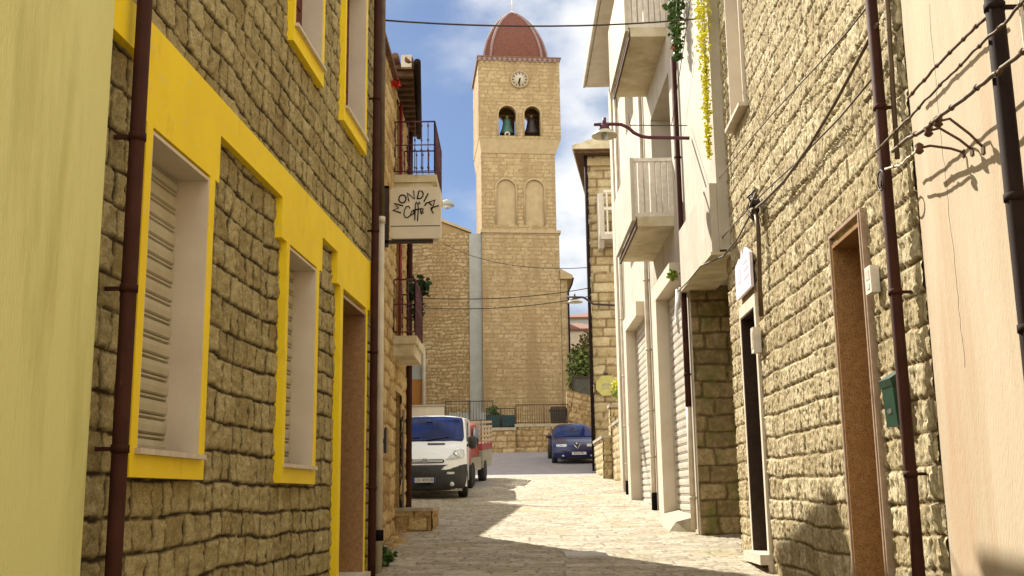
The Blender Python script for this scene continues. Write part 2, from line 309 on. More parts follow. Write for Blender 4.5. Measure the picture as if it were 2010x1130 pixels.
# ------------------------------------------------------------------ numpy noise and stone facing
def vnoise(x, y, seed):
    xi = np.floor(x).astype(np.int64); yi = np.floor(y).astype(np.int64); fx = x - xi; fy = y - yi
    fx = fx * fx * (3 - 2 * fx); fy = fy * fy * (3 - 2 * fy)
    def h(a, b):
        n = (a * 374761393 + b * 668265263 + seed * 2246822519) & 0xffffffff
        n = ((n ^ (n >> 13)) * 1274126177) & 0xffffffff
        return ((n ^ (n >> 16)) & 0xffff) / 65535.
    return (h(xi, yi) * (1 - fx) + h(xi + 1, yi) * fx) * (1 - fy) + (h(xi, yi + 1) * (1 - fx) + h(xi + 1, yi + 1) * fx) * fy
def fbm(x, y, seed, o=4):
    r = 0; a = 1; t = 0
    for k in range(o): r = r + a * (vnoise(x * 2 ** k, y * 2 ** k, seed + k) - .5); t += a * .5; a *= .5
    return r / t
def stones(mb, mt, a0, a1, z0, z1, step, rowh, bw, joint, bulge, rough=.006, wav=.0, warp=.0, seed=1, holes=(), w0=0., f=None, rstretch=(1, 1), bwr=.45, tilt=0., smooth=True):
    """facing of single stones as relief: rows with wavy beds, random block widths, pillowed faces, sunk joints"""
    su, sv = step
    def axis(lo, hi, st, extra):
        v = sorted({lo, hi} | {e for e in extra if lo < e < hi}); out = []
        for p, q in zip(v[:-1], v[1:]): n = max(1, int(round((q - p) / st))); out += list(np.linspace(p, q, n, endpoint=False))
        return np.array(out + [hi])
    A = axis(a0, a1, su, [x for h in holes for x in h[:2]]); Z = axis(z0, z1, sv, [x for h in holes for x in h[2:]])
    U, V = np.meshgrid(A, Z); rs = np.random.RandomState(seed)
    Vp = V + wav * fbm(U * 1.3, V * .9, seed + 11, 3) + warp * .5 * fbm(U * 6, V * 6, seed + 5, 2)
    Up = U + warp * fbm(U * 5, V * 5, seed + 23, 2)
    rh = rowh * (1 + .22 * (rs.rand(int((z1 - z0 + 4) / rowh) + 30) - .5)); edges = z0 - 1 + np.concatenate([[0], np.cumsum(rh)])
    K = np.clip(np.searchsorted(edges, Vp) - 1, 0, len(rh) - 1)
    lo = edges[K]; hi = edges[K + 1]; dv = np.minimum(Vp - lo, hi - Vp); du = np.zeros_like(U); B = np.zeros_like(U); T = np.zeros_like(U); cu = np.zeros_like(U)
    for k in np.unique(K):
        n = int((a1 - a0 + 4) / bw * 2) + 8; w = bw * (1 + bwr * 2 * (rs.rand(n) - .5)); e = a0 - 1 - rs.rand() * bw + np.concatenate([[0], np.cumsum(w)]); rb = rs.rand(n + 1); tb = rs.rand(n + 1) - .5
        mk = K == k; x = Up[mk]; i = np.clip(np.searchsorted(e, x) - 1, 0, n - 1)
        du[mk] = np.minimum(x - e[i], e[i + 1] - x); B[mk] = rb[i]; T[mk] = tb[i]; cu[mk] = (x - (e[i] + e[i + 1]) / 2)
    d = np.minimum(du, dv) + joint * .5 * fbm(U * 14, V * 14, seed + 3, 2)
    s = np.clip((d - joint * .25) / (joint * .75), 0, 1); s = s * s * (3 - 2 * s)
    H = w0 + s * bulge * (.65 + .5 * B) + tilt * T * cu * s + rough * fbm(U * 22 * rstretch[0], V * 22 * rstretch[1], seed + 40, 4) * (.3 + s)
    ny, nx = U.shape; base = len(mb.v)
    g = f or mb.map
    fu, fz, fh = U.ravel(), V.ravel(), H.ravel()
    pts = [g(x, z, w) for x, z, w in zip(fu.tolist(), fz.tolist(), fh.tolist())]
    mb.use(mt)
    cu_ = (A[:-1] + A[1:]) / 2; cz_ = (Z[:-1] + Z[1:]) / 2; CU, CZ = np.meshgrid(cu_, cz_); ok = np.ones(CU.shape, bool)
    for h in holes: ok &= ~((CU > h[0]) & (CU < h[1]) & (CZ > h[2]) & (CZ < h[3]))
    J, I = np.nonzero(ok); i0 = J * nx + I
    fs = np.stack([i0, i0 + 1, i0 + nx + 1, i0 + nx], 1).tolist()
    mb.add(pts, fs, smooth, raw=True)
    mb.blk[base] = {'blk': B.ravel().astype(np.float32), 'jnt': (1 - s).ravel().astype(np.float32)}
    return mb

# ------------------------------------------------------------------ wall frames: (a along the street, z up, w out towards the street)
AL, BL = -2.371, .0605
AR, BR = 2.466, .0324
WLf = lambda a, z, w: (AL + BL * a + w, a, z)
WRf = lambda a, z, w: (AR + BR * a - w, a, z)
XC = -1.83
WCf = lambda a, z, w: (XC + w, a, z)
XW = 2.75
WWf = lambda a, z, w: (XW - w, a, z)
def faceY(y, sgn=-1, x0=0):
    return lambda a, z, w: (a, y + sgn * w, z)
gz = lambda y: float(np.interp(y, [-50, 0, 27, 38, 48, 120], [-.5, 0, 1.62, 2.55, 3.55, 5.5]))

# ------------------------------------------------------------------ ground
mb = MB(); ys = [-60, -20, 0, 13, 27, 32, 38, 43, 48, 60, 120, 400]
zz = lambda y: gz(min(y, 120)) - .05
xs = [-300, -40, -6, 0, 6, 40, 300]
vv = [(x, y, zz(y)) for y in ys for x in xs]; n = len(xs)
mb.add(vv, [(j * n + i, j * n + i + 1, (j + 1) * n + i + 1, (j + 1) * n + i) for j in range(len(ys) - 1) for i in range(n - 1)])
struct(mb.build('ground', SOIL))
mb = MB()
ya = list(np.arange(30, 60, 1.0)); vv = []
for y in ya: vv += [(-14, y, gz(y) + .0), (9, y, gz(y) + .0)]
mb.add(vv, [(2 * i, 2 * i + 1, 2 * i + 3, 2 * i + 2) for i in range(len(ya) - 1)], True)
struct(mb.build('road', ASPH))
mb = MB()
SF = lambda a, z, w: (a, z, gz(z) + w + .006 + .02 * math.sin(a * .9 + z * .2))
stones(mb, PAVE, -5.2, 4.2, 8.0, 33.2, (.03, .03), .22, .36, .016, .007, .010, .15, .03, 5, w0=0.0, f=SF, bwr=.6, tilt=.04)
mb.use(PAVE); mb.add([(-5.2, -6, gz(-6)), (4.2, -6, gz(-6)), (4.2, 8, gz(8)), (-5.2, 8, gz(8))], [(0, 1, 2, 3)])
struct(mb.build('paved_street'))
# terrace in front of the church
mb = MB(); mb.box(-40, 2.3, 47.25, 110, 2, 4.45); mb.box(2.3, 40, 50, 110, 2, 4.9)
struct(mb.build('terrace', SOIL))

# ------------------------------------------------------------------ generic pieces
def slats(mb, a0, a1, z0, z1, pitch, w, dep=.012, groove=.25):
    z = z0; P = []
    while z < z1 - .001:
        h = min(pitch, z1 - z); P += [(z, w), (z + h * .08, w + dep), (z + h * (1 - groove) * .6, w + dep * 1.25), (z + h * (1 - groove), w + dep), (z + h * (1 - groove * .75), w - dep * 1.3), (z + h * (1 - groove * .5), w + dep * .6), (z + h * (1 - groove * .25), w + dep * .6), (z + h * .98, w - dep * 1.3)]; z += h
    P.append((z1, w)); n = len(P)
    mb.add([(a, z, ww) for a in (a0, a1) for z, ww in P], [(i, i + 1, n + i + 1, n + i) for i in range(n - 1)])
def lining(mb, a0, a1, z0, z1, w0, w1, t=.02, bottom=True):
    mb.box(a0, a0 + t, z0, z1, w0, w1); mb.box(a1 - t, a1, z0, z1, w0, w1); mb.box(a0 + t, a1 - t, z1 - t, z1, w0, w1)
    if bottom: mb.box(a0 + t, a1 - t, z0, z0 + t, w0, w1)
def foliage(name, mt, blobs, n, size, parent=None, seed=1, droop=0):
    rs = random.Random(seed); mb = MB(); tot = sum(b[3] * b[4] * b[5] for b in blobs)
    for bx, by, bz, rx, ry, rz in blobs:
        k = max(8, int(n * rx * ry * rz / tot))
        for _ in range(k):
            d = Vector((rs.gauss(0, 1), rs.gauss(0, 1), rs.gauss(0, 1))).normalized() * rs.random() ** .5
            p = Vector((bx + d.x * rx, by + d.y * ry, bz + d.z * rz))
            s = size * rs.uniform(.6, 1.3); u = Vector((rs.gauss(0, 1), rs.gauss(0, 1), rs.gauss(0, .6) - droop)).normalized()
            w = u.cross(Vector((rs.gauss(0, 1), rs.gauss(0, 1), rs.gauss(0, 1)))).normalized() * s * .38; c = u.cross(w).normalized() * s * .12
            mb.add([p, p + u * s * .5 + w + c, p + u * s, p + u * s * .5 - w + c], [(0, 1, 2), (0, 2, 3)])
    return mb.build(name, mt, parent)

# ------------------------------------------------------------------ LEFT: lime green house (nearest)
ROOFL = 7.78
t = thing('plastered_house', 'pale lime green plastered house nearest the camera on the left', 'house', (-6, 1.5, gz(1)))
mb = MB(WLf); mb.panel(-7, 5.04, -.6, 4.75, [], -8, .075); mb.build('wall', LIME, t)
mb = MB(WLf); mb.box(-7.2, 5.04, 4.753, 4.85, -8, .10); mb.build('roof', TILE, t)

# ------------------------------------------------------------------ LEFT: stone house with yellow trim
YL0, YL1 = 4.98, 12.38
w1 = (5.66, 6.60, 1.87, 3.62); w2 = (8.50, 9.42, 1.87, 3.62); dr = (10.50, 11.68, .2, 3.60); u1 = (8.50, 9.46, 5.56, 7.35); u2 = (10.46, 11.50, 5.56, 7.35); u3 = (5.7, 6.7, 5.56, 7.35)
t = thing('stone_house', 'two storey tan stone house with bright yellow trim on the left', 'house', (-6, 8.7, gz(8.7)))
holes = [w1, w2, dr, u1, u2, u3]
mb = MB(WLf); mb.use(STONE_L)
stones(mb, STONE_L, YL0, YL1, .3, ROOFL, (.016, .012), .205, .215, .018, .016, .014, .06, .012, 3, holes, w0=-.02, bwr=.4, tilt=.03)
mb.use(STONE_L); mb.panel(YL0, YL1, .0, ROOFL, holes, -.34, -.03); mb.panel(YL0, YL1, 0, ROOFL, [], -8, -.36)
mb.build('wall', None, t)
mb = MB(WLf); T0, T1 = -.02, .046
for a, b, c, d in [(YL0, 12.2, 3.97, 4.22), (5.56, 6.77, 3.64, 3.97), (8.27, 9.62, 3.64, 3.97), (10.24, 12.2, 3.66, 3.97)]: mb.box(a, b, c, d, T0, T1)
mb.build('trim_band', TRIM, t)
def left_window(h, out, sill_drop, parent):
    a0, a1, z0, z1 = h; mb = MB(WLf); e = out
    mb.box(a0 - e, a0, z0 - sill_drop, z1 + (.02 if z1 < 5 else .1), -.02, .05); mb.box(a1, a1 + e, z0 - sill_drop, z1 + (.02 if z1 < 5 else .1), -.02, .05); mb.box(a0, a1, z0 - sill_drop, z0 - .03, -.02, .05)
    w = mb.build('window', TRIM, parent)
    mb = MB(WLf); lining(mb, a0, a1, z0, z1, -.33, .044, .02, False); mb.build('reveal', CREAM, w)
    mb = MB(WLf); mb.box(a0 - .03, a1 + .03, z0 - .03, z0, -.3, .085); mb.build('sill', MARBLE, w)
    return w
for h in (w1, w2):
    w = left_window(h, .085, .15, t)
    mb = MB(WLf); slats(mb, h[0] + .02, h[1] - .02, h[2], h[3] - .02, .118, -.165, .013, .34); mb.build('roller_shutter', SHUT, w)
for h in (u1, u2, u3):
    w = left_window(h, .06, .17, t)
    mb = MB(WLf); mb.box(h[0] + .02, h[1] - .02, h[2], h[3], -.18, -.15)
    for k in range(8): mb.box(h[0] + .1, h[1] - .1, h[2] + .1 + k * .21, h[2] + .24 + k * .21, -.15, -.14)
    mb.build('shutter', WOODR, w)
mb = MB(WLf); mb.box(10.39, 10.50, .3, 3.66, -.02, .05); mb.box(11.68, 11.74, .3, 3.66, -.02, .05); d = mb.build('door_frame', TRIM, t)
mb = MB(WLf); lining(mb, 10.5, 11.68, .4, 3.60, -.34, .044, .03, False); mb.build('door_reveal', GRANITE, d)
mb = MB(WLf); mb.box(10.53, 11.65, .5, 3.5, -.32, -.28); mb.box(10.62, 11.05, .8, 1.9, -.28, -.265); mb.box(11.12, 11.55, .8, 1.9, -.28, -.265); mb.box(10.62, 11.05, 2.05, 3.3, -.28, -.265); mb.box(11.12, 11.55, 2.05, 3.3, -.28, -.265)
dd = mb.build('door', WOODD, t)
mb = MB(WLf); mb.tube([(11.08, 1.6, -.26), (11.08, 1.6, -.22), (11.02, 1.6, -.22)], .012, 6); mb.build('handle', BRASS, dd)
mb = MB(WLf); mb.box(10.45, 11.72, .55, .83, -.3, .12); mb.build('doorstep', MARBLE, t)
mb = MB(WLf); mb.box(YL0 - .05, YL1 + .02, ROOFL, ROOFL + .05, -8, .13); mb.box(YL0, YL1, ROOFL + .05, ROOFL + .12, -8, .10); mb.build('roof', TILE, t)
def downpipe(f, a, z0, z1, r, w, mt, parent, bands=(), name='downpipe', shoe=True):
    mb = MB(f); pts = [(a, z1, w), (a, z0 + .15, w)] + ([(a, z0 + .05, w + .03), (a, z0, w + .09)] if shoe else [(a, z0, w)])
    mb.tube(pts, r, 12)
    for z in bands:
        mb.tube([(a, z - .02, w), (a, z + .02, w)], r * 1.14, 12); mb.box(a - .01, a + .01, z - .01, z + .01, 0, w)
    return mb.build(name, mt, parent)
downpipe(WLf, 5.29, .4, ROOFL, .040, .12, PIPE, t, (1.85, 2.65, 3.45, 4.6, 6))
downpipe(WLf, 11.92, .75, ROOFL, .043, .09, PIPE, t, (1.7, 3.2, 4.6, 6.2), shoe=False)
mb = MB(WLf); mb.tube([(12.24, ROOFL, .09), (12.28, 4.85, .09)], .037, 10); p = mb.build('vent_pipe', PIPEG, t)
mb = MB(WLf); mb.tube([(12.28, 4.85, .09), (12.32, .74, .09)], .042, 10); mb.tube([(12.28, 4.86, .09), (12.28, 4.78, .09)], .05, 10); mb.build('pipe_sleeve', PIPEC, t)
mb = MB(WLf); mb.tube([(12.32, 1.12, .09), (12.32, 1.24, .09)], .056, 10); mb.build('pipe_collar', BLACK, t)

# ------------------------------------------------------------------ LEFT: cafe house
t = thing('cafe_house', 'narrow ochre stone house with two iron balconies behind the cafe sign', 'house', (-5.5, 15.2, gz(15)))
YC0, YC1, ZC = 12.42, 18.3, 7.98
mb = MB(WCf); hc = [(16.3, 17.2, 6.5, 7.9), (16.3, 17.2, 3.95, 6.0), (16.4, 17.3, 1.1, 3.2)]
stones(mb, STONE_CAFE, YC0, YC1, .3, ZC, (.05, .035), .24, .42, .03, .03, .012, .1, .05, 17, hc)
mb.use(STONE_CAFE); mb.panel(YC0, YC1, .2, ZC, hc, -.3, -.01); mb.panel(YC0, YC1, .2, ZC, [], -7, -.32); mb.build('wall', None, t)
mb = MB(WCf)
for h in hc: mb.box(h[0], h[1], h[2], h[3], -.3, -.24)
mb.build('door', WOODR, t)
WEf = lambda a, z, w: (XC + w * (1 - max(0, a - 15.7) * .20 if w > 0 else 1), a, z + .16 - .05 * (a - 15.7))
mb = MB(WEf)                          # tiled roof over its own rafters
mb.box(15.7, YC1 + .1, ZC, ZC + .07, -6, .36); mb.use(RUST) if False else None
mb.build('eave_board', RUST, t)
for k in range(12): mb = MB(WEf); mb.box(15.75 + k * .22, 15.83 + k * .22, ZC - .10, ZC, -.02, .34); mb.build('rafter', RUST, t)
mb = MB(WEf)
for k in range(14):
    w = .38 - k * .22
    mb.tube([(15.62, ZC + .12 + k * .05, w - .1), (YC1 + .12, ZC + .12 + k * .05, w - .1)], .07, 8)
mb.build('roof', mat('old brown roof tiles', (.17, .09, .05), (.10, .05, .03), 9, .85, .4, 40), t)
mb = MB(WCf); mb.box(12.4, 15.7, ZC, ZC + .06, -6, .1); mb.build('roof_slab', MATS['old brown roof tiles'], t)
mb = MB(WEf); mb.tube([(15.5, ZC + .02, .42), (YC1 + .15, ZC - .02, .42)], .055, 10); mb.build('gutter', PIPEK, t)
mb = MB(WCf); mb.box(15.62, 15.80, ZC + .16, ZC + .36, .16, .32); mb.build('gutter_box', PIPEC, t)
downpipe(WCf, 16.6, 3.7, ZC - .05, .024, .06, PIPER, t, (5, 7), name='red_pipe', shoe=False)
downpipe(WCf, 18.05, 1.2, ZC, .05, .07, PIPE, t, (2.2, 4, 6), shoe=False)
def railing(mb, f, pts, h, step, r=.008, rail=.014, mid=None, knots=False, bot=.06):
    """pts: list of (a,w) corners; z0 given as third"""
    m2 = mb
    for (a0, z0, q0), (a1, z1, q1) in zip(pts[:-1], pts[1:]):
        L = math.dist((a0, q0), (a1, q1)); n = max(1, int(L / step))
        for zz_ in [h, bot] + ([mid] if mid else []): m2.tube([(a0, z0 + zz_, q0), (a1, z1 + zz_, q1)], rail if zz_ == h else rail * .7, 6)
        for i in range(n + 1):
            t_ = i / n; a = a0 + (a1 - a0) * t_; q = q0 + (q1 - q0) * t_; z = z0 + (z1 - z0) * t_
            m2.tube([(a, z + bot, q), (a, z + h, q)], r if 0 < i < n else rail, 5)
            if knots:
                for kz in knots: m2.tube([(a, z + kz - .025, q), (a, z + kz, q), (a, z + kz + .025, q)], r, 6, rs=[r, r * 2.6, r])
def cafe_balcony(a0, a1, z, w, h, parent):
    mb = MB(WCf); mb.box(a0, a1, z - .12, z, -.05, w); mb.box(a0 + .03, a1 - .03, z - .3, z - .12, 0, w * .9); b = mb.build('balcony', SOFFIT, parent)
    mb = MB(WCf); railing(mb, None, [(a0 + .02, z, .03), (a0 + .02, z, w - .03), (a1 - .02, z, w - .03), (a1 - .02, z, .03)], h, .095, .007, .013, h * .56, (.12, h * .56 - .08, h * .56 + .08, h - .07)); mb.build('railing', IRONP, b)
cafe_balcony(16.0, 17.5, 6.52, .68, .87, t)
cafe_balcony(16.0, 17.3, 3.99, .38, .87, t)
mb = MB(WCf); mb.tube([(14.6, 5.2, .02), (14.65, 5.2, .10)], .03, 8); mb.build('lamp_stub', IRON, t); mb = MB(WCf); mb.box(14.92, 15.08, 2.2, 2.55, -.01, .06); mb.build('meter_box', IRON, t)
mb = MB(WCf); mb.box(17.35, 17.62, 1.35, 3.0, 0, .04); mb.build('shutter_leaf', WOODD, t)
# plants on the balcony
o = foliage('balcony_plant', REDF, [(-1.75, 15.6, 7.85, .09, .12, .07)], 40, .07, seed=4); tag(o, 'small red flowers high on the ochre house under the roof', 'plant')
o = foliage('balcony_plant', LEAFD, [(-1.52, 17.2, 4.95, .16, .15, .22), (-1.55, 17.3, 4.6, .1, .1, .2)], 260, .10, seed=5); tag(o, 'dark potted bush on the lower balcony of the ochre house', 'plant')
# stone step by the cafe corner
mb = MB(); mb.use(STONE_CAFE)
stones(mb, STONE_CAFE, -1.9, -1.32, .95, 1.38, (.03, .03), .2, .3, .02, .02, .01, .02, .03, 9, f=lambda a, z, w: (a, 17.2 - w, z)); stones(mb, STONE_CAFE, 17.2, 18.6, .95, 1.38, (.04, .03), .2, .3, .02, .02, .01, .02, .03, 9, f=lambda a, z, w: (-1.32 + w, a, z))
mb.use(STONE_CAFE).box(-1.9, -1.325, 17.205, 18.6, .9, 1.375)
mb.use(CONC).box(-1.92, -1.29, 17.17, 18.65, 1.375, 1.43); tag(mb.build('stone_step'), 'worn stone doorstep block beside the white van', 'step')
mb = MB(); mb.use(STONE_CAFE)
rs = random.Random(3)
for k in range(16):
    x, y, r = rs.uniform(-1.84, -1.58), rs.uniform(14.2, 17.2), rs.uniform(.05, .12)
    mb.lathe((x, y, gz(y)), [(r * 1.1, -.02), (r, r * .35), (r * .6, r * .62), (r * .1, r * .7)], 7, smooth=True)
tag(mb.build('loose_rubble'), 'loose rubble and broken mortar along the foot of the ochre wall', 'rubble')
o = foliage('weed_tuft', LEAF, [(-1.62, 13.2, .88, .14, .75, .11)], 560, .08, seed=8); tag(o, 'green weeds growing at the foot of the wall by the cream pipe', 'weeds')

# cafe sign -------------------------------------------------------------
YS = 13.5
t = thing('cafe_sign', 'cream box sign reading MONDIAL Caffè hanging over the street', 'sign', (-1.25, YS, 4.88))
def rrect(x0, x1, z0, z1, r, n=5):
    P = []
    for cx, cz, s in ((x1 - r, z1 - r, 0), (x0 + r, z1 - r, 90), (x0 + r, z0 + r, 180), (x1 - r, z0 + r, 270)):
        for k in range(n + 1): a = rad(s + 90 * k / n); P.append((cx + r * math.cos(a), cz + r * math.sin(a)))
    return P
mb = MB(); mb.prism(rrect(-1.575, -.915, 4.89, 5.58, .05), YS, YS + .16, 1); mb.build('sign_box', SIGNW, t)
mb = MB(); mb.box(-1.565, -.925, YS - .004, YS, 5.052, 5.060); mb.build('dividing_line', BLACK, t)
def S2(zx, zy): return (-1.245 + (zx - 392) / 768, YS - .006, 5.235 - (zy - 390) / 768)
ST = [[(248, 390), (166, 362), (225, 340), (180, 292), (268, 318)],
      [(262 + 36 * math.cos(q / 14 * 2 * math.pi), 246 + 42 * math.sin(q / 14 * 2 * math.pi)) for q in range(15)],
      [(328, 272), (308, 185), (384, 247), (374, 163)],
      [(410, 246), (428, 164), (458, 170), (472, 192), (466, 222), (446, 244), (410, 246)],
      [(478, 276), (520, 194)], [(490, 298), (590, 262), (552, 372)], [(528, 286), (556, 318)], [(626, 320), (546, 346), (572, 400)],
      [(338, 345), (325, 322), (300, 328), (282, 365), (278, 410), (292, 438), (318, 440), (340, 418), (350, 400)],
      [(376, 372), (358, 374), (348, 398), (354, 416), (370, 408), (380, 370), (382, 400), (392, 408)],
      [(412, 300), (402, 280), (392, 300), (390, 390), (386, 468)], [(440, 300), (430, 280), (420, 300), (420, 390), (414, 474)], [(368, 366), (452, 350)],
      [(446, 388), (464, 378), (470, 354), (456, 344), (444, 362), (444, 392), (456, 402), (476, 390)], [(482, 322), (500, 304)]]
mb = MB()
for i, s in enumerate(ST): mb.tube([S2(*p) for p in s], .0085 if i < 8 else .0072, 6)
mb.build('lettering', BLACK, t)
mb = MB(); mb.box(-1.66, -1.60, YS + .05, YS + .11, 4.80, 5.62); mb.box(-1.85, -1.02, YS + .05, YS + .11, 4.845, 4.885); mb.box(-1.85, -1.6, YS + .05, YS + .11, 5.585, 5.62); mb.build('bracket', IRON, t)

# hidden set-back house, and unseen tall house added for shade (their shadows fall on the street)
def plain_house(name, label, P, z0, z1, mt, wins, roof=True):
    """P: footprint (x,y) corners ccw"""
    c = (sum(p[0] for p in P) / len(P), sum(p[1] for p in P) / len(P), z0); t = thing(name, label, 'house', c)
    mb = MB(); mb.prism(P, z0, z1, 2); mb.build('wall', mt, t)
    if roof:
        Q = [(c[0] + (p[0] - c[0]) * 1.03, c[1] + (p[1] - c[1]) * 1.03) for p in P]; h = 1.2
        mb = MB(); n = len(Q); mb.add([(x, y, z1 + .003) for x, y in Q] + [(x, y, z1 + .15) for x, y in Q] + [(c[0], c[1], z1 + h)], [tuple(range(n))[::-1]] + [(i, (i + 1) % n, n + (i + 1) % n, n + i) for i in range(n)] + [(n + i, n + (i + 1) % n, 2 * n) for i in range(n)])
        mb.build('roof', TILE, t)
    for (x0, y0, x1, y1, a, b, zz0, zz1) in wins:       # along the edge x0,y0 -> x1,y1 from a to b metres
        d = Vector((x1 - x0, y1 - y0, 0)).normalized(); nrm = Vector((d.y, -d.x, 0)); o = Vector((x0, y0, 0))
        g = lambda s, z, w: tuple(o + d * s + nrm * w + Vector((0, 0, z)))
        mb = MB(g); mb.box(a - .08, b + .08, zz0 - .08, zz1 + .08, -.05, .03); f = mb.build('window', MARBLE, t)
        mb = MB(g); mb.box(a, b, zz0, zz1, -.04, .035); mb.build('shutter', WOODD, f)
    return t
plain_house('setback_house', 'plain ochre house set back behind the parked van', [(-11, 19.5), (-4.9, 19.5), (-3.55, 28.6), (-11, 28.6)], 1.0, 7.3, STONE_CAFE and CREAM, [(-4.9, 19.5, -3.55, 28.6, 2, 3, 3, 4.6), (-4.9, 19.5, -3.55, 28.6, 5.5, 6.5, 3, 4.6), (-4.9, 19.5, -3.55, 28.6, 3.8, 4.8, 1.3, 3.5)], roof=False)
plain_house('tall_shade_house', 'unseen tall cream house added to shade the road below the church', [(-16, 47.5), (-4.85, 47.5), (-6.1, 58.5), (-16, 58.5)], 3, 16.6, CREAM, [(-16, 47.5, -4.85, 47.5, a, a + 1, z, z + 1.6) for a in (2, 5, 8) for z in (6, 9.2, 12.4)], roof=False)

# ------------------------------------------------------------------ RIGHT: peach plaster house (nearest)
t = thing('peach_house', 'peach plastered house nearest the camera on the right', 'house', (6, 2, gz(2)))
mb = MB(WRf); mb.panel(-7, 6.78, -.6, 9.0, [], -8, .015); mb.build('wall', PINK, t)
mb = MB(WRf); rs = random.Random(9); mb.tube([(6.28 + .02 * math.sin(z * 2) + rs.gauss(0, .008), z, .0145) for z in np.linspace(4.6, 2.3, 40)], .0022, 4); mb.build('crack', RUST, t)
mb = MB(WRf); mb.box(-7, 6.7, 9.0, 9.12, -8, .15); mb.build('roof', TILE, t)
downpipe(WRf, 5.07, .4, 9.0, .046, .16, PIPEK, t, (2.35, 3.0, 4.0, 6), shoe=False)
mb = MB(WRf); mb.tube([(5.02, 9, .05), (5.02, 3.62, .05), (5.0, 3.3, .05)], .010, 6); mb.build('conduit', PIPEC, t)

# ------------------------------------------------------------------ RIGHT: split stone house
YR0, YR1, ZR = 6.80, 14.12, 9.3
hs = (12.28, 13.16, .6, 3.72); hd = (7.96, 8.82, .3, 3.63); hu = (12.15, 13.05, 6.17, 8.2)
t = thing('split_stone_house', 'cream split stone house with two doorways on the right', 'house', (6.5, 10.4, gz(10)))
mb = MB(WRf); HR = [hs, hd, hu]
stones(mb, STONE_R, YR0, YR1, .4, ZR, (.014, .015), .235, .30, .018, .020, .020, .035, .012, 31, HR, w0=0, rstretch=(3.2, 1.0), tilt=.05)
mb.use(STONE_R); mb.panel(YR0, YR1, .1, ZR, HR, -.45, -.012); mb.panel(YR0 + .01, YR1, .1, ZR, [], -8, -.47); mb.build('wall', None, t)
mb = MB(WRf); mb.box(YR0, YR1, ZR, ZR + .1, -8, .3); mb.build('roof', TILE, t)
# upper window
a0, a1, z0, z1 = hu
mb = MB(WRf); lining(mb, a0, a1, z0, z1, -.42, .06, .03, False); w = mb.build('window', CREAM, t)
mb = MB(WRf); mb.box(a0 - .05, a1 + .06, z0 - .05, z0, -.40, .13); mb.build('sill', MARBLE, w)
mb = MB(WRf); slats(mb, a0 + .03, a1 - .03, z0, z1, .06, -.30, .006); mb.build('roller_shutter', CREAM, w)
# small door
a0, a1, z0, z1 = hs
mb = MB(WRf); mb.box(a0 - .09, a0, z0, z1 + .14, -.1, .055); mb.box(a1, a1 + .07, z0, z1 + .14, -.1, .055); mb.box(a0, a1, z1, z1 + .14, -.1, .055); w = mb.build('door_frame', CREAM, t)
mb = MB(WRf); lining(mb, a0, a1, z0, z1, -.44, .05, .02, False); mb.build('door_reveal', WOODD, w)
mb = MB(WRf); mb.box(a0 + .02, a1 - .02, z0, z1 - .02, -.36, -.30); mb.build('door', WOODD, t)
mb = MB(WRf); mb.box(a0 - .1, a1 + .06, gz(12.6) + .05, gz(12.6) + .16, -.3, .16); mb.build('doorstep', MARBLE, t)
# granite door
a0, a1, z0, z1 = hd
mb = MB(WRf); lining(mb, a0, a1, z0, z1, -.45, .05, .03, False); w = mb.build('door_reveal', GRANITE, t)
mb = MB(WRf)
for p, q in ((a0 - .055, a0 - .03), (a0 - .025, a0 - .003)): mb.box(p, q, z0, z1 + .06, -.05, .062 if p < a0 - .04 else .070)
mb.box(a1 + .002, a1 + .03, z0, z1 + .06, -.05, .062); mb.box(a0 - .055, a1 + .03, z1 + .062, z1 + .09, -.05, .062); mb.build('door_frame', mat('pink brown marble', (.40, .29, .21), (.32, .22, .15), 20, .5), t)
mb = MB(WRf); mb.box(a0 + .03, a1 - .03, z0, z1 - .03, -.42, -.38); mb.build('door', WOODD, t)
downpipe(WRf, 7.04, .5, ZR, .041, .13, PIPE, t, (1.7, 2.9, 4.2, 6), shoe=False)
mb = MB(WRf); mb.tube([(6.88, ZR, .06), (6.88, 4.9, .07), (6.93, 4.2, .07), (6.95, 3.8, .07)], .018, 8); mb.build('cable_conduit', PIPEG, t)

# things on the stone wall
t = thing('intercom', 'small white intercom box beside the granite doorway', 'intercom', WRf(7.73, 3.0, .06))
mb = MB(WRf); mb.prism([(7.66, 3.02), (7.80, 3.02), (7.80, 3.22), (7.66, 3.22)], .03, .095, 2); mb.build('case', IRONW, t)
mb = MB(WRf); mb.box(7.70, 7.76, 3.05, 3.09, .095, .099); mb.box(7.69, 7.77, 3.12, 3.19, .095, .098); mb.build('button', SHUTW, t)
t = thing('mailbox', 'dark green metal letterbox with sloping lid beside the brown downpipe', 'mailbox', WRf(7.42, 2.02, .06))
mb = MB(WRf); mb.prism([(2.03, .03), (2.03, .10), (2.34, .12), (2.40, .03)], 7.30, 7.54, 0); mb.build('box', GREENM, t)
mb = MB(WRf); mb.prism([(2.30, .122), (2.35, .135), (2.42, .03), (2.403, .03)], 7.285, 7.555, 0); mb.build('lid', GREENM, t)
mb = MB(WRf); mb.box(7.38, 7.46, 2.12, 2.15, .107, .114); mb.build('keyhole_plate', CHROME, t)
t = thing('meter_box', 'small white box under the thick cable beside the narrow doorway', 'utility box', WRf(12.09, 3.15, .06))
mb = MB(WRf); mb.box(12.02, 12.16, 3.15, 3.44, .04, .13); mb.build('case', IRONW, t)
mb = MB(WRf); mb.box(12.04, 12.14, 3.2, 3.39, .13, .136); mb.build('cover', PIPEC, t)
t = thing('wall_plaque', 'white and violet crown topped plaque over the narrow doorway', 'sign', WRf(12.66, 3.93, .06))
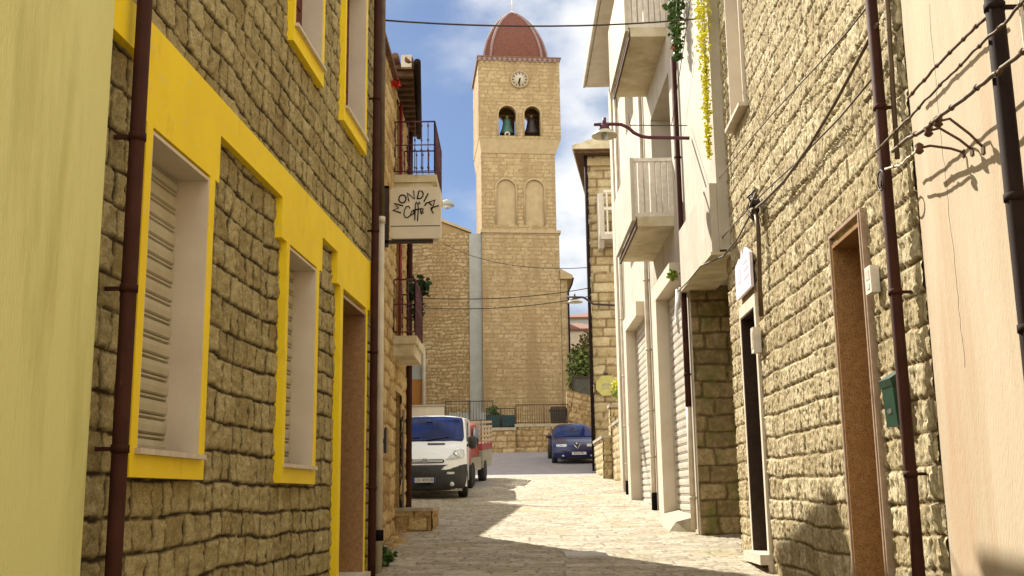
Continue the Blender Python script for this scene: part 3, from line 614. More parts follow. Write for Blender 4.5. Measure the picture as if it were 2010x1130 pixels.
mb = MB(WRf); mb.prism([(12.2, 3.95), (13.18, 3.95), (13.18, 4.36), (12.9, 4.42), (12.78, 4.40), (12.70, 4.50), (12.62, 4.41), (12.5, 4.48), (12.2, 4.36)], .05, .085, 2); mb.build('board', LILAC, t)
mb = MB(WRf); mb.box(12.82, 13.02, 4.12, 4.28, .086, .088); mb.build('picture', LILACD, t)
for q in ((12.32, 12.62, 4.10, 4.13), (12.32, 12.6, 4.2, 4.23), (12.36, 12.62, 4.29, 4.31)): mb = MB(WRf); mb.box(*q, .086, .088); mb.build('print_line', LILACD, t)

# ------------------------------------------------------------------ RIGHT: white house over the passage
YW0, YW1, ZW = 13.78, 27.5, 12.3
t = thing('white_house', 'white three storey house with balconies and roller shutter garages', 'house', (6.5, 20.6, gz(20)))
g1 = (16.95, 18.72, 1.0, 4.97); g2 = (21.75, 23.9, 1.2, 5.2); b1 = (17.45, 19.9, 6.12, 8.75); b2 = (17.45, 19.9, 9.6, 11.9); b3 = (22.6, 24.2, 6.7, 8.6); b4 = (22.6, 24.2, 9.9, 11.7)
mb = MB(WWf); HW = [g1, g2, b1, b2, b3, b4, (YW0 - 1, 16.32, 0, 4.75)]
mb.panel(YW0, YW1, .3, ZW + .148, HW, -.55, 0); mb.panel(16.34, YW1, .3, ZW, [], -8, -.57); mb.panel(YW0, 16.33, 4.75, ZW, [], -8, -.56); mb.build('wall', WHITE, t)
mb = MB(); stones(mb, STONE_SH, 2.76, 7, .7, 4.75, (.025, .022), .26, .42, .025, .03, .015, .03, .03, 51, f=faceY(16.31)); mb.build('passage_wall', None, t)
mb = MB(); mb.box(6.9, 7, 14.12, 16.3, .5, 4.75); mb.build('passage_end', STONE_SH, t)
mb = MB(WWf); mb.panel(YW0, 16.45, 4.72, 5.66, [], .003, .10); mb.use(WHITE); mb.build('parapet', WHITE, t)
mb = MB(WWf); mb.box(YW0, 16.5, 4.68, 4.72, -.4, .12); mb.build('passage_lintel', SOFFIT, t)
for (a0, a1, z0, z1) in (g1, g2):
    mb = MB(WWf); mb.box(a0 - .12, a0 - .003, z0 - .4, z1 + .22, -.02, .03); mb.box(a1 + .003, a1 + .5, z0 - .4, z1 + .0, -.02, .20); mb.box(a0 - .0, a1 + .5, z1 + .003, z1 + .30, -.02, .203); g = mb.build('garage_surround', CREAM, t)
    mb = MB(WWf); slats(mb, a0, a1, z0 + .05, z1, .135, -.05, .016, .25); mb.build('roller_shutter', SHUTW, g)
mb = MB(WWf); mb.tube([(18.3, 2.8, -.12), (18.5, 2.2, -.12)], .01, 5); mb.build('shutter_strap', IRON, t)
def white_balcony(a0, a1, z, w, h, parent):
    mb = MB(WWf); mb.box(a0, a1, z - .12, z + .05, -.4, w - .04); b = mb.build('balcony', SOFFIT, parent)
    mb = MB(WWf); mb.box(a0 + .003, a1 + .02, z - .16, z - .05, w - .04, w - .005); mb.build('slab_edge', RUST, b)
    mb = MB(WWf); mb.box(a0 - .02, a1 + .05, z - .02, z + h, w, w + .055); mb.build('parapet', WHITE, b)
    mb = MB(WWf)
    for k in range(7): q = .03 + k * (w - .06) / 6; mb.box(a0 + .02, a0 + .05, z + .12, z + h - .06, q - .035, q + .045)
    mb.box(a0 + .005, a0 + .06, z + h - .06, z + h, 0, w - .003); mb.box(a0 + .005, a0 + .06, z + .05, z + .12, 0, w - .003); mb.build('railing', IRONW, b)
white_balcony(17.5, 20.3, 6.14, .66, 1.08, t)
white_balcony(17.5, 20.4, 9.55, .66, 1.3, t)
for h in (b1, b2, b3, b4):
    mb = MB(WWf); mb.box(h[0], h[1], h[2] - .1, h[3], -.54, -.50); f = mb.build('balcony_door', CREAM, t)
    mb = MB(WWf)
    for k in range(4): x = h[0] + (h[1] - h[0]) * (k + .1) / 4; mb.box(x, x + (h[1] - h[0]) * .2, h[2] + .15, h[3] - .15, -.50, -.49)
    mb.build('pane', DARK, f)
mb = MB(WWf); mb.box(YW0, YW1 + .0, ZW + .15, ZW + .27, -8, .66); mb.build('eave', WHITE, t)
mb = MB(WWf); mb.box(YW0, YW1 + .05, ZW + .273, ZW + .36, -8, .72); mb.build('roof', TILE, t)
mb = MB(WWf); mb.tube([(YW0, ZW + .20, .71), (YW1 + .05, ZW + .20, .71)], .05, 8); mb.build('gutter', WHITE, t)
downpipe(WWf, 16.5, 2.9, 8.6, .048, .06, PIPE, t, (3.4, 5.0, 6.9), shoe=False)
mb = MB(WWf); mb.tube([(16.5, 2.9, .06), (16.5, 1.06, .06)], .045, 10); mb.tube([(16.5, 1.55, .06), (16.5, 1.5, .06)], .055, 10); mb.build('pipe_sleeve', PIPEC, t)
for a in (21.05, 25.9): downpipe(WWf, a, gz(a) + .35, ZW - .4, .05, .06, PIPEC, t, (2.3, 3.2, 4.4, 5.8, 7.5), name='cream_pipe', shoe=False)
for a in (21.05, 25.9): mb = MB(WWf); mb.tube([(a, gz(a) + .02, .06), (a, gz(a) + .35, .06)], .056, 10); mb.build('pipe_shoe', BLACK, t)
mb = MB(WWf); mb.panel(27.0, 27.6, .5, ZW, [], -.1, .06); mb.build('corner_pilaster', WHITE, t)
mb = MB(WWf); mb.tube([(16.4, 4.75, .13), (16.5, 4.5, .16), (16.55, 4.2, .18), (16.7, 4.35, .17), (16.6, 4.75, .15), (16.4, 4.3, .2), (16.5, 4.05, .16), (16.65, 4.5, .15)], .018, 6); tag(mb.build('cable_coil'), 'loop of black cable tied to the dark downpipe at the garage', 'cable')
o = foliage('hanging_weed', LEAFL, [(2.58, 16.9, 5.05, .06, .1, .10)], 40, .09, seed=2); tag(o, 'small green weed sprouting over the garage shutter', 'plant')
mb = MB(); mb.use(CONC); y0, y1 = 16.7, 18.9
mb.add([(2.76, y0, gz(y0) - .1), (2.30, y0 + .3, gz(y0) - .1), (2.42, y1, gz(y1) - .1), (2.76, y1, gz(y1) - .1), (2.76, y0 + .05, gz(y0) + .24), (2.50, y0 + .35, gz(y0) + .16), (2.52, y1 - .1, gz(y1) + .12), (2.76, y1 - .1, gz(y1) + .2)], [(0, 3, 2, 1), (4, 5, 6, 7), (0, 1, 5, 4), (1, 2, 6, 5), (2, 3, 7, 6), (3, 0, 4, 7)])
tag(mb.build('concrete_ramp'), 'small worn concrete ramp in front of the nearest garage shutter', 'ramp')
# hanging plants from the upper balcony
def trail(name, label, x, y, z0, z1, rw, mt, n, size, seed, stems=True):
    t = thing(name, label, 'plant', (x, y, z1)); rs = random.Random(seed)
    mb = MB()
    for _ in range(n):
        q = rs.random() ** 1.3; z = z0 + (z1 - z0) * q; r = rw * (1 - q * .8)
        p = Vector((x + rs.gauss(0, r * .5), y + rs.gauss(0, r * 1.2), z)); s = size * rs.uniform(.6, 1.2)
        u = Vector((rs.gauss(0, 1), rs.gauss(0, 1), rs.gauss(-.3, .7))).normalized(); w = u.cross(Vector((rs.gauss(0, 1), rs.gauss(0, 1), rs.gauss(0, 1)))).normalized() * s * .4
        mb.add([p, p + u * s * .5 + w, p + u * s, p + u * s * .5 - w], [(0, 1, 2, 3)])
    mb.build('foliage', mt, t)
    mb = MB()
    for k in range(4): mb.tube([(x + rs.gauss(0, rw * .2), y + rs.gauss(0, rw), z0 + .1), (x + rs.gauss(0, rw * .2), y + rs.gauss(0, rw * .7), (z0 + z1) / 2), (x, y, z1)], .006, 4)
    mb.build('stem', LEAF, t); return t
trail('trailing_flowers', 'long yellow flower garland trailing down the white wall', 2.66, 13.72, 8.6, 6.0, .10, FLOWY, 1900, .045, 3)
trail('hanging_plant', 'dark green plant hanging from the upper white balcony', 2.60, 15.5, 9.2, 8.15, .15, LEAF, 700, .075, 6)
o = foliage('blossom', PINKF, [(2.52, 15.4, 8.30, .03, .03, .03)], 12, .03, seed=3); tag(o, 'pink blossom at the tip of the hanging green plant', 'flower')

# ------------------------------------------------------------------ garden walls between the white house and the corner house
def rowwall(name, label, x0, x1, y0, y1, zb, zt, seed, mt=STONE_K):
    t = thing(name, label, 'wall', ((x0 + x1) / 2, y0, zb)); mb = MB()
    stones(mb, mt, x0, x1, zb, zt, (.04, .04), .2, .34, .03, .03, .012, .0, .02, seed, f=faceY(y0)); stones(mb, mt, y0, y1, zb, zt, (.06, .04), .2, .34, .03, .03, .012, 0, .02, seed + 1, f=lambda a, z, w: (x0 - w, a, z))
    mb.use(mt).box(x0 + .01, x1, y0 + .01, y1, zb, zt); mb.build('masonry', None, t)
    mb = MB(); mb.box(x0 - .06, x1, y0 - .05, y1, zt + .003, zt + .09); mb.build('coping', CONC, t)
rowwall('garden_wall', 'low buff stone garden wall next to the white house', 2.86, 3.4, 28.9, 30.9, 1.2, 3.5, 61)
rowwall('garden_wall', 'taller stone pier between two low garden walls', 2.86, 3.3, 31.6, 32.2, 1.3, 4.1, 63)
rowwall('garden_wall', 'low stone wall running up to the corner house', 2.62, 2.9, 31.7, 35.2, 1.4, 3.2, 65)

# ------------------------------------------------------------------ corner house
t = thing('corner_house', 'tall buff stone corner house with white barred balcony', 'house', (6, 40, 2.3))
YK = 35.6
mb = MB(); stones(mb, STONE_K, 2.68, 8, 1.8, 13.2, (.06, .05), .31, .62, .04, .03, .015, .02, .03, 71, f=faceY(YK))
stones(mb, STONE_K, YK, 46, 1.8, 13.2, (.12, .06), .31, .62, .04, .03, .015, .02, .03, 72, f=lambda a, z, w: (2.68 - w + .13 * (a - YK), a, z))
mb.use(STONE_K).prism([(2.70, YK + .01), (9, YK + .01), (9, 46), (4.06, 46)], 1.8, 13.2, 2); mb.build('wall', None, t)
mb = MB(); mb.add([(2.12 + .14 * d if i in (0, 4) else x + (.14 * d if i == 3 else 0), YK - .55 + d, z) for d in (0, 11.) for i, (x, z) in enumerate([(2.12, 13.22), (9, 13.22), (9, 13.8), (3.1, 13.66), (2.10, 13.34)])], [(4, 3, 2, 1, 0), (5, 6, 7, 8, 9), (0, 1, 6, 5), (1, 2, 7, 6), (2, 3, 8, 7), (3, 4, 9, 8), (4, 0, 5, 9)]); r = mb.build('roof', SOFFIT, t)
mb = MB(); mb.prism([(2.2, YK - .45), (9, YK - .45), (9, 46.3), (3.75, 46.3)], 13.10, 13.215, 2); mb.build('eave', RUST, t)
mb = MB(); mb.box(2.6, 9, YK - .12, YK, 12.75, 13.0); mb.build('cornice', STONE_K, t)
mb = MB(); mb.tube([(2.60, YK - .12, 13.1), (2.60, YK - .12, 2.35)], .055, 8); mb.build('downpipe', PIPEK, t)
mb = MB(); mb.box(2.98, 4.2, YK - .9, YK - .02, 9.95, 10.1); b = mb.build('balcony', WHITE, t)
mb = MB(); mb.prism([(9.75, 0), (9.75, -.55), (10.1, -.9), (11.3, -.9), (11.62, -.6), (11.62, 0)], 2.94, 3.10, 0) if False else None
P = [(-.02, 9.72), (-.5, 9.72), (-.9, 10.1), (-.9, 11.3), (-.6, 11.62), (-.02, 11.62)]
mb.prism([(YK + a, z) for a, z in P], 2.95, 3.12, 0); mb.build('side_panel', WHITE, b)
mb = MB()
for x in (3.2, 3.42, 3.64, 3.86, 4.08): mb.box(x, x + .05, YK - .9, YK - .86, 10.1, 11.6)
for z in (10.1, 10.95, 11.55): mb.box(3.12, 4.2, YK - .91, YK - .87, z, z + .09)
mb.build('railing', IRONW, b)
t2 = thing('octagonal_sign', 'yellow octagonal sign with grey print on the corner house', 'sign', (3.08, YK - .1, 4.8))
mb = MB(); mb.lathe((3.08, YK - .14, 5.13), [(.36, -.02), (.36, .05)], 8, 'y', False, a0=rad(22.5)); mb.build('board', SIGNY, t2)
for q in ((2.93, 3.23, 5.12, 5.20), (2.96, 3.2, 5.02, 5.07)): mb = MB(); mb.box(q[0], q[1], YK - .165, YK - .16, q[2], q[3]); mb.build('print', SIGNG, t2)
mb = MB(); mb.box(3.02, 3.14, YK - .14, YK, 5.46, 5.56); mb.build('bracket', IRON, t2)
t2 = thing('flowering_shrub', 'yellow flowering shrub over the garden wall beside the octagonal sign', 'shrub', (3.4, 33.6, 3.6))
foliage('blossoms', FLOWY, [(3.25, 33.6, 4.95, .16, .2, .22), (3.38, 33.6, 4.7, .15, .2, .2)], 260, .07, t2, 12)
foliage('foliage', LEAFL, [(3.3, 33.7, 4.75, .22, .25, .3)], 200, .09, t2, 13)
mb = MB(); mb.tube([(3.4, 33.7, 3.2), (3.33, 33.7, 4.2), (3.28, 33.7, 4.9)], .02, 6); mb.build('stem', RUST, t2)

# ------------------------------------------------------------------ lamps
def lamp(name, label, P, head, mt=IRONP, rp=.028, shade_r=.20):
    t = thing(name, label, 'street lamp', P[0]); mb = MB(); mb.tube(P, rp, 8); mb.build('arm', mt, t)
    x, y, z = head; mb = MB(); mb.tube([(x, y, z + .10), (x, y, z - .02)], .03, 8); mb.lathe((x, y, z - .10), [(.03, .1), (.07, .09), (.075, .04), (.10, .0)], 12); mb.build('lamp_holder', mt, t)
    mb = MB(); mb.lathe((x, y, z - .18), [(.08, .09), (.11, .075), (shade_r, .0), (shade_r, -.012), (shade_r * .93, -.005), (.08, .06)], 20); mb.build('lamp_shade', SHADE, t)
    mb = MB(); mb.lathe((x, y, z - .20), [(.01, -.05), (.05, -.03), (.06, .02), (.03, .07)], 12); mb.build('bulb', LAMPG, t); return t
Pb = [(2.72, 15.5, 6.88), (2.10, 15.5, 6.90), (1.99, 15.5, 6.92), (1.88, 15.5, 6.98), (1.80, 15.5, 7.06), (1.70, 15.5, 7.11), (1.58, 15.5, 7.12), (1.28, 15.5, 7.12)]
t = lamp('street_lamp', 'curved arm street lamp fixed to the white house', Pb, (1.44, 15.5, 7.12))
mb = MB(); mb.tube([(2.7, 15.5, 7.08), (1.82, 15.5, 7.10)], .008, 5); mb.tube([(1.84, 15.5, 7.02), (1.80, 15.5, 7.30)], .006, 5); mb.build('stay', IRON, t)
k = .0; Pb = [(3.6, YK - .25, 7.80), (2.75, YK - .25, 7.86), (2.62, YK - .25, 7.92), (2.50, YK - .25, 8.03), (2.38, YK - .25, 8.1), (1.84, YK - .25, 8.12)]
lamp('street_lamp', 'far street lamp on a curved arm of the corner house', Pb, (2.10, YK - .25, 8.12), IRON, .035, .27)
t = thing('street_lamp', 'grey street lamp head just behind the cafe sign', 'street lamp', (-4.2, 29.2, 9.3))
mb = MB(); mb.lathe((-1.86, 30, 9.86), [(.22, 0), (.21, .06), (.12, .16), (.02, .2)], 14); mb.build('lamp_shade', GREYP, t)
mb = MB(); mb.tube([(-4.4, 30.0, 9.2), (-3.0, 30, 9.9), (-1.95, 30, 9.97)], .03, 8); mb.build('arm', IRON, t)
mb = MB(); mb.lathe((-1.86, 30, 9.8), [(.05, -.02), (.14, .02), (.16, .06)], 12); mb.build('bulb', LAMPG, t)
mb = MB(); mb.tube([(-4.4, 30, 1.8), (-4.4, 30, 9.3)], .06, 8); mb.build('pole', IRON, t)

# ------------------------------------------------------------------ church
YT = 60.0
ch = thing('church', 'sandstone church with tall square bell tower and red pointed dome', 'church', (.6, 62.5, 4.4))
TX0, TX1 = -1.70, 2.78
def tower_box(x0, x1, y0, y1, z0, z1, mt, seed, row=.32, holes=(), st=.09, deep=.3, bwid=.6, wav=.02):
    mb = MB(); stones(mb, mt, x0, x1, z0, z1, (st, st * .8), row, bwid, .035, .018, .012, wav, .06, seed, holes, f=faceY(y0))
    stones(mb, mt, y0, y1, z0, z1, (st * 1.5, st * .8), row, bwid, .035, .018, .012, wav, .06, seed + 1, f=lambda a, z, w: (x0 - w, a, z))
    mb.use(mt); mb.map = faceY(y0); mb.panel(x0 + .001, x1, z0, z1, holes, -deep, -.02); mb.map = None
    mb.box(x0 + .01, x0 + deep, y0 + deep, y1, z0, z1); mb.box(x1 - deep, x1, y0 + deep, y1, z0, z1)
    return mb
YB = YT + 4.4
TROT[0] = (.55, YT, rad(6))          # the tower stands slightly turned
mb = tower_box(TX0, TX1, YT, YB, 4.4, 16.45, STONE_C, 81, .235, wav=.04, bwid=.42, st=.07); mb.map = faceY(YB, 1); mb.panel(TX0, TX1, 4.4, 16.45, [], -.3, 0); mb.build('tower_base', None, ch)
def arch_holes(x0, x1, zs, z1, n=7):
    """rectangle + stepped arch, for the relief cut-outs"""
    r = (x1 - x0) / 2; cx = (x0 + x1) / 2; H = []
    for i in range(n):
        za = z1 - r + r * i / n; zb = z1 - r + r * (i + 1) / n; h = r * math.sqrt(max(0, 1 - ((i + .5) / n) ** 2)); H.append((cx - h, cx + h, za, zb))
    return [(x0, x1, zs, z1 - r)] + H
blind = arch_holes(-.80, .27, 16.95, 19.65) + arch_holes(.86, 1.93, 16.95, 19.65)
mb = tower_box(TX0 + .02, TX1 - .14, YT + .04, YB - .04, 16.62, 21.3, STONE_C, 84, .235, blind, bwid=.42, st=.07, deep=.25); mb.map = faceY(YB - .04, 1); mb.panel(TX0, TX1, 16.62, 21.3, [], -.3, 0); mb.build('tower_shaft', None, ch)
mb = MB(faceY(YT + .04)); mb.panel(-.85, 1.98, 16.9, 19.7, [], -.4, -.06); mb.build('blind_arches', mat('smooth sandstone', (.45, .345, .20), (.38, .29, .16), 3, .9, .3, 20), ch)
SM = MATS['smooth sandstone']
mb = MB()
for cx in (-.265, 1.395):
    P = [(cx - .6, YT + .02, 16.95), (cx - .6, YT + .02, 19.1)] + [(cx - .6 * math.cos(a), YT + .02, 19.1 + .6 * math.sin(a)) for a in np.linspace(.15, math.pi - .15, 9)] + [(cx + .6, YT + .02, 19.1), (cx + .6, YT + .02, 16.95)]
    mb.tube(P, .06, 6)
mb.build('arch_moulding', SM, ch)
mb = MB(); mb.box(TX0 - .08, TX1 + .10, YT - .08, YB + .08, 16.45, 16.62); mb.build('string_course', SM, ch)
# belfry
BX0, BX1, BY0, BY1, BZ0, BZ1 = -1.82, 3.0, YT - .14, YB + .14, 22.1, 27.0
op = arch_holes(-.66, .36, 22.28, 24.15) + arch_holes(.86, 1.80, 22.28, 24.15)
mb = MB(); mb.add([(TX0, YT, 21.25), (TX1 - .1, YT, 21.25), (TX1 - .1, YB, 21.25), (TX0, YB, 21.25), (BX0, BY0, BZ0), (BX1, BY0, BZ0), (BX1, BY1, BZ0), (BX0, BY1, BZ0)], [(3, 2, 1, 0), (4, 5, 6, 7), (0, 1, 5, 4), (1, 2, 6, 5), (2, 3, 7, 6), (3, 0, 4, 7)])
mb.build('corbel_course', SM, ch)
mb = tower_box(BX0, BX1, BY0, BY1, BZ0, BZ1, STONE_C, 90, .235, op, .065, .45, .42); mb.map = faceY(BY1, 1)
mb.panel(BX0, BX1, BZ0, BZ1, arch_holes(-.92, .06, 23.6, 25.1) + arch_holes(.74, 1.66, 23.6, 25.1), -.4, 0); mb.build('belfry', None, ch)
mb = MB()
for cx, r in ((-.15, .56), (1.33, .52)):
    P = [(cx - r, BY0 - .02, 22.3), (cx - r, BY0 - .02, 24.15 - r)] + [(cx - r * math.cos(a), BY0 - .02, 24.15 - r + r * math.sin(a)) for a in np.linspace(.15, math.pi - .15, 9)] + [(cx + r, BY0 - .02, 24.15 - r), (cx + r, BY0 - .02, 22.3)]
    mb.tube(P, .055, 6)
mb.build('bell_arch_moulding', SM, ch)
mb = MB(); mb.box(BX0 - .06, BX1 + .06, BY0 - .06, BY1 + .06, BZ1, BZ1 + .12)
x = BX0 - .04
while x < BX1 - .1: mb.box(x, x + .17, BY0 - .12, BY0 - .06, BZ1 - .12, BZ1 + .1); x += .3
y = BY0
while y < BY1: mb.box(BX0 - .12, BX0 - .06, y, y + .17, BZ1 - .12, BZ1 + .1); y += .3
mb.build('cornice', RIB, ch)
mb = MB(); mb.box(BX0 - .1, BX1 + .1, BY0 - .1, BY1 + .1, BZ1 + .12, BZ1 + .19); mb.build('cornice_tiles', TILE, ch)
# dome
DX, DY, DR, DH = .47, YT + 2.2, 1.93, 3.95
OCT = [(-.80, -1), (.80, -1), (1, -.80), (1, .80), (.80, 1), (-.80, 1), (-1, .80), (-1, -.80)]
def ogive(q): return DR * float(np.interp(q, [0, .2, .35, .48, .62, .757, .895, .96, 1], [1, .945, .87, .775, .64, .475, .25, .12, .02]))
def dpt(k, q, s=1.0):
    r = ogive(q) * s; return (DX + r * OCT[k][0], DY + r * OCT[k][1], BZ1 + .15 + DH * q)
mb = MB(); Q = [i / 16 for i in range(17)]; vs = [dpt(k, q) for q in Q for k in range(8)]
mb.add(vs, [(i * 8 + k, i * 8 + (k + 1) % 8, (i + 1) * 8 + (k + 1) % 8, (i + 1) * 8 + k) for i in range(16) for k in range(8)])
mb.build('dome', DOME, ch)
for k in range(8): mb = MB(); mb.tube([dpt(k, q, 1.01) for q in Q], .085, 6); mb.build('dome_rib', RIB, ch)
mb = MB(); mb.lathe((DX, DY, BZ1 + .1 + DH), [(.16, 0), (.14, .08), (.05, .16)], 10); mb.tube([(DX, DY, BZ1 + DH + .2), (DX, DY, BZ1 + DH + 1.0)], .028, 6); mb.tube([(DX - .22, DY, BZ1 + DH + .72), (DX + .22, DY, BZ1 + DH + .72)], .028, 6); mb.build('cross', IRONW, ch)
# clock
mb = MB(); mb.lathe((.60, BY0 - .04, 25.75), [(.50, -.04), (.50, .06)], 32, 'y'); c = mb.build('clock', CLOCKF, ch)
mb = MB(); mb.tube([(.60 + .50 * math.cos(a), BY0 - .09, 25.75 + .50 * math.sin(a)) for a in np.linspace(0, 2 * math.pi, 33)], .04, 6); mb.build('clock_rim', SM, c)
mb = MB()
for k in range(12):
    a = rad(30 * k); d = Vector((math.sin(a), 0, math.cos(a))); n = Vector((d.z, 0, -d.x)); p = Vector((.60, BY0 - .09, 25.75)) + d * .38
    h, w = .06, .022; mb.add([p + d * h + n * w, p + d * h - n * w, p - d * h - n * w, p - d * h + n * w], [(0, 1, 2, 3)])
mb.build('hour_marks', BLACK, c)
mb = MB(); mb.tube([(.60 + .04, BY0 - .11, 25.85), (.555, BY0 - .11, 25.42)], .024, 5); mb.tube([(.60, BY0 - .11, 25.80), (.525, BY0 - .11, 25.48)], .032, 5); mb.build('clock_hands', BLACK, c)
TROT[0] = None
# nave
NZ = 6.4
mb = MB(); NP = [(-9.5, 18.6), (-3.98, 17.2), (-2.42, 16.5)]
stones(mb, STONE_RUB, -9.5, -2.44, 4.4, 16.5, (.07, .06), .21, .34, .05, .035, .02, .10, .10, 95, [(-6.1, -5.1, 4.4, 9.7)], f=faceY(YT + .05), bwr=.6)
mb.use(STONE_RUB); mb.prism([(-9.5, 16.5), (-2.42, 16.5), (-3.98, 17.15), (-9.5, 19.2)], YT + .05, YT + 1, 1); mb.map = faceY(YT + .05); mb.panel(-9.5, -2.44, 4.4, 16.5, [(-6.1, -5.1, 4.4, 9.7)], -1, -.01); mb.map = None
mb.box(-9.5, TX0 + .1, YT + 1.05, YT + 22, 4.4, 16.4); mb.build('nave_wall', None, ch)
mb = MB(); mb.prism([(-2.30, 16.5), (-2.30, 16.62), (-4.0, 17.35), (-9.7, 19.5), (-9.7, 19.3), (-3.98, 17.17)], YT - .1, YT + 1.2, 1); mb.build('gable_coping', SM, ch)
mb = MB(); mb.prism([(-2.40, 16.52), (-3.98, 17.16), (-9.5, 19.2), (-16, 16.5)], YT + 1.21, YT + 22, 1); mb.build('nave_roof', TILE, ch)
mb = MB(); mb.box(-2.43, TX0 - .02, YT - .05, YT + 1, 4.4, 16.45)
mb.build('pilaster', GREYP, ch)
mb = MB(); z = 5
while z < 16.3: mb.box(-2.43, TX0 - .02, YT - .054, YT - .05, z, z + .02); z += 1.15
mb.build('pilaster_joints', CONC, ch)
# side aisle right of the tower
mb = MB(); stones(mb, STONE_C, TX1 + .01, 3.18, 4.4, 13.75, (.08, .07), .3, .6, .035, .018, .012, .03, .06, 97, f=faceY(YT + .3)); mb.use(STONE_C); mb.box(TX1 + .01, 3.18, YT + .31, YT + 20, 4.4, 13.75); mb.build('aisle_wall', None, ch)
mb = MB(); mb.prism([(TX1, 13.752), (3.5, 13.752), (3.5, 13.95), (TX1, 14.35)], YT + .1, YT + 20, 1); mb.build('aisle_roof', SM, ch)
mb = MB(); mb.tube([(3.52, YT + .1, 13.8), (3.42, YT + .1, 13.4), (3.22, YT + .2, 13.0), (3.22, YT + .2, 4.6)], .05, 8); mb.build('aisle_downpipe', PIPEK, ch)
# side door with white arch
mb = MB(); P = [(-5.03, YT, 4.4), (-5.03, YT, 9.5)] + [(-5.6 + .57 * math.cos(a), YT, 9.5 + .8 * math.sin(a)) for a in np.linspace(.2, math.pi - .2, 9)] + [(-6.17, YT, 9.5), (-6.17, YT, 4.4)]
mb.tube(P, .11, 6); mb.build('door_arch', WHITE, ch)
mb = MB(); mb.box(-6.1, -5.1, YT + .22, YT + .3, 4.4, 8.1); mb.build('side_door', WOODO, ch)
mb = MB(); mb.box(-6.1, -5.1, YT + .20, YT + .28, 8.1, 10.0); mb.build('door_fanlight', GREYP, ch)
# bells
TROT[0] = (.55, YT, rad(6))
def bell(label, x, mt, s):
    z = 22.62; y = YT + .6; t = thing('church_bell', label, 'bell', (x, y, z))
    mb = MB(); mb.lathe((x, y, z), [(.40 * s, 0), (.36 * s, .10 * s), (.27 * s, .32 * s), (.22 * s, .60 * s), (.20 * s, .78 * s), (.10 * s, .86 * s), (.02, .88 * s)], 20); mb.build('bell_body', mt, t)
    mb = MB(); mb.tube([(x - .5, y, z + 1.02 * s), (x + .5, y, z + 1.02 * s)], .05, 8); mb.build('yoke', RUST, t)
    mb = MB(); mb.lathe((x, y, z + .86 * s), [(.06, 0), (.12, .08), (.06, .2)], 8); mb.build('crown', BRASS, t)
bell('green bronze bell in the left arch of the belfry', -.10, BRZG, 1.12)
bell('dark bronze bell in the right arch of the belfry', 1.36, BRZD, 1.2)
t = thing('loudspeaker', 'small round loudspeaker under the green bell', 'loudspeaker', (-.15, YT + .2, 22.28))
mb = MB(); mb.lathe((-.15, YT + .12, 22.42), [(.17, -.12), (.06, .02), (.07, .12)], 14, 'y'); mb.build('horn', IRONW, t)
mb = MB(); mb.lathe((-.15, YT + .0, 22.42), [(.09, -.006), (.09, .0)], 12, 'y'); mb.build('driver', RUST, t)

TROT[0] = None
# ------------------------------------------------------------------ church square: retaining walls, railings
def retain(name, label, x0, x1, y, z0, z1, seed):
    t = thing(name, label, 'wall', ((x0 + x1) / 2, y, z0)); mb = MB(); stones(mb, STONE_RUB, x0, x1, z0, z1, (.05, .04), .26, .45, .04, .04, .02, .04, .06, seed, f=faceY(y)); mb.use(STONE_RUB).box(x0, x1, y + .01, y + .4, z0, z1); mb.build('masonry', None, t)
    mb = MB(); mb.box(x0 - .03, x1 + .03, y - .08, y + .45, z1 + .003, z1 + .13); mb.build('coping', CONC, t)
retain('retaining_wall', 'lower rubble stone retaining wall just behind the red pickup', -3.6, .06, 46.7, 2.8, 4.36, 101)
retain('retaining_wall', 'long stone retaining wall with pale coping below the tower', .065, 2.6, 46.95, 2.8, 4.52, 102)
t = thing('boundary_wall', 'plain pale rendered wall above the roof of the white van', 'wall', (-4.6, 50, 4.4)); mb = MB(); mb.box(-7, -3.25, 50, 50.3, 4.4, 5.72); mb.build('render', CREAM, t); mb = MB(); mb.box(-7, -3.2, 49.95, 50.35, 5.723, 5.8); mb.build('coping', CONC, t)
def fence(name, label, x0, x1, y, z0, h, step, mt):
    t = thing(name, label, 'railing', ((x0 + x1) / 2, y, z0)); mb = MB(); n = int((x1 - x0) / step)
    for i in range(n + 1): x = x0 + (x1 - x0) * i / n; mb.tube([(x, y, z0), (x, y, z0 + h)], .010, 5)
    mb.build('bars', mt, t)
    for q, rr in ((h, .022), (.08, .016)): mb = MB(); mb.tube([(x0, y, z0 + q), (x1, y, z0 + q)], rr, 6); mb.build('rail', mt, t)
    for x in (x0, (x0 + x1) / 2, x1): mb = MB(); mb.tube([(x, y, z0), (x, y, z0 + h + .04)], .026, 6); mb.build('post', mt, t)
    return t
fence('iron_railing', 'rusty iron railing on the retaining wall below the tower', .1, 2.55, 47.15, 4.65, .85, .10, RUST)
fence('iron_railing', 'grey ornate iron railing behind the roof of the pickup', -3.1, -.95, 49.0, 4.9, .95, .12, IRON)
t = fence('iron_railing', 'short dark railing with netting on the lower retaining wall', -1.2, .05, 46.95, 4.49, .85, .11, IRON)
mb = MB(); mb.box(-1.18, .03, 46.98, 47.0, 4.5, 5.05); tag(mb.build('netting', NET), 'teal netting hung behind the short dark railing', 'netting')
mb = MB(); mb.box(-3.0, -1.0, 49.2, 49.5, 4.45, 5.35); tag(mb.build('stone_parapet', GREYP), 'low grey parapet behind the ornate railing', 'wall')
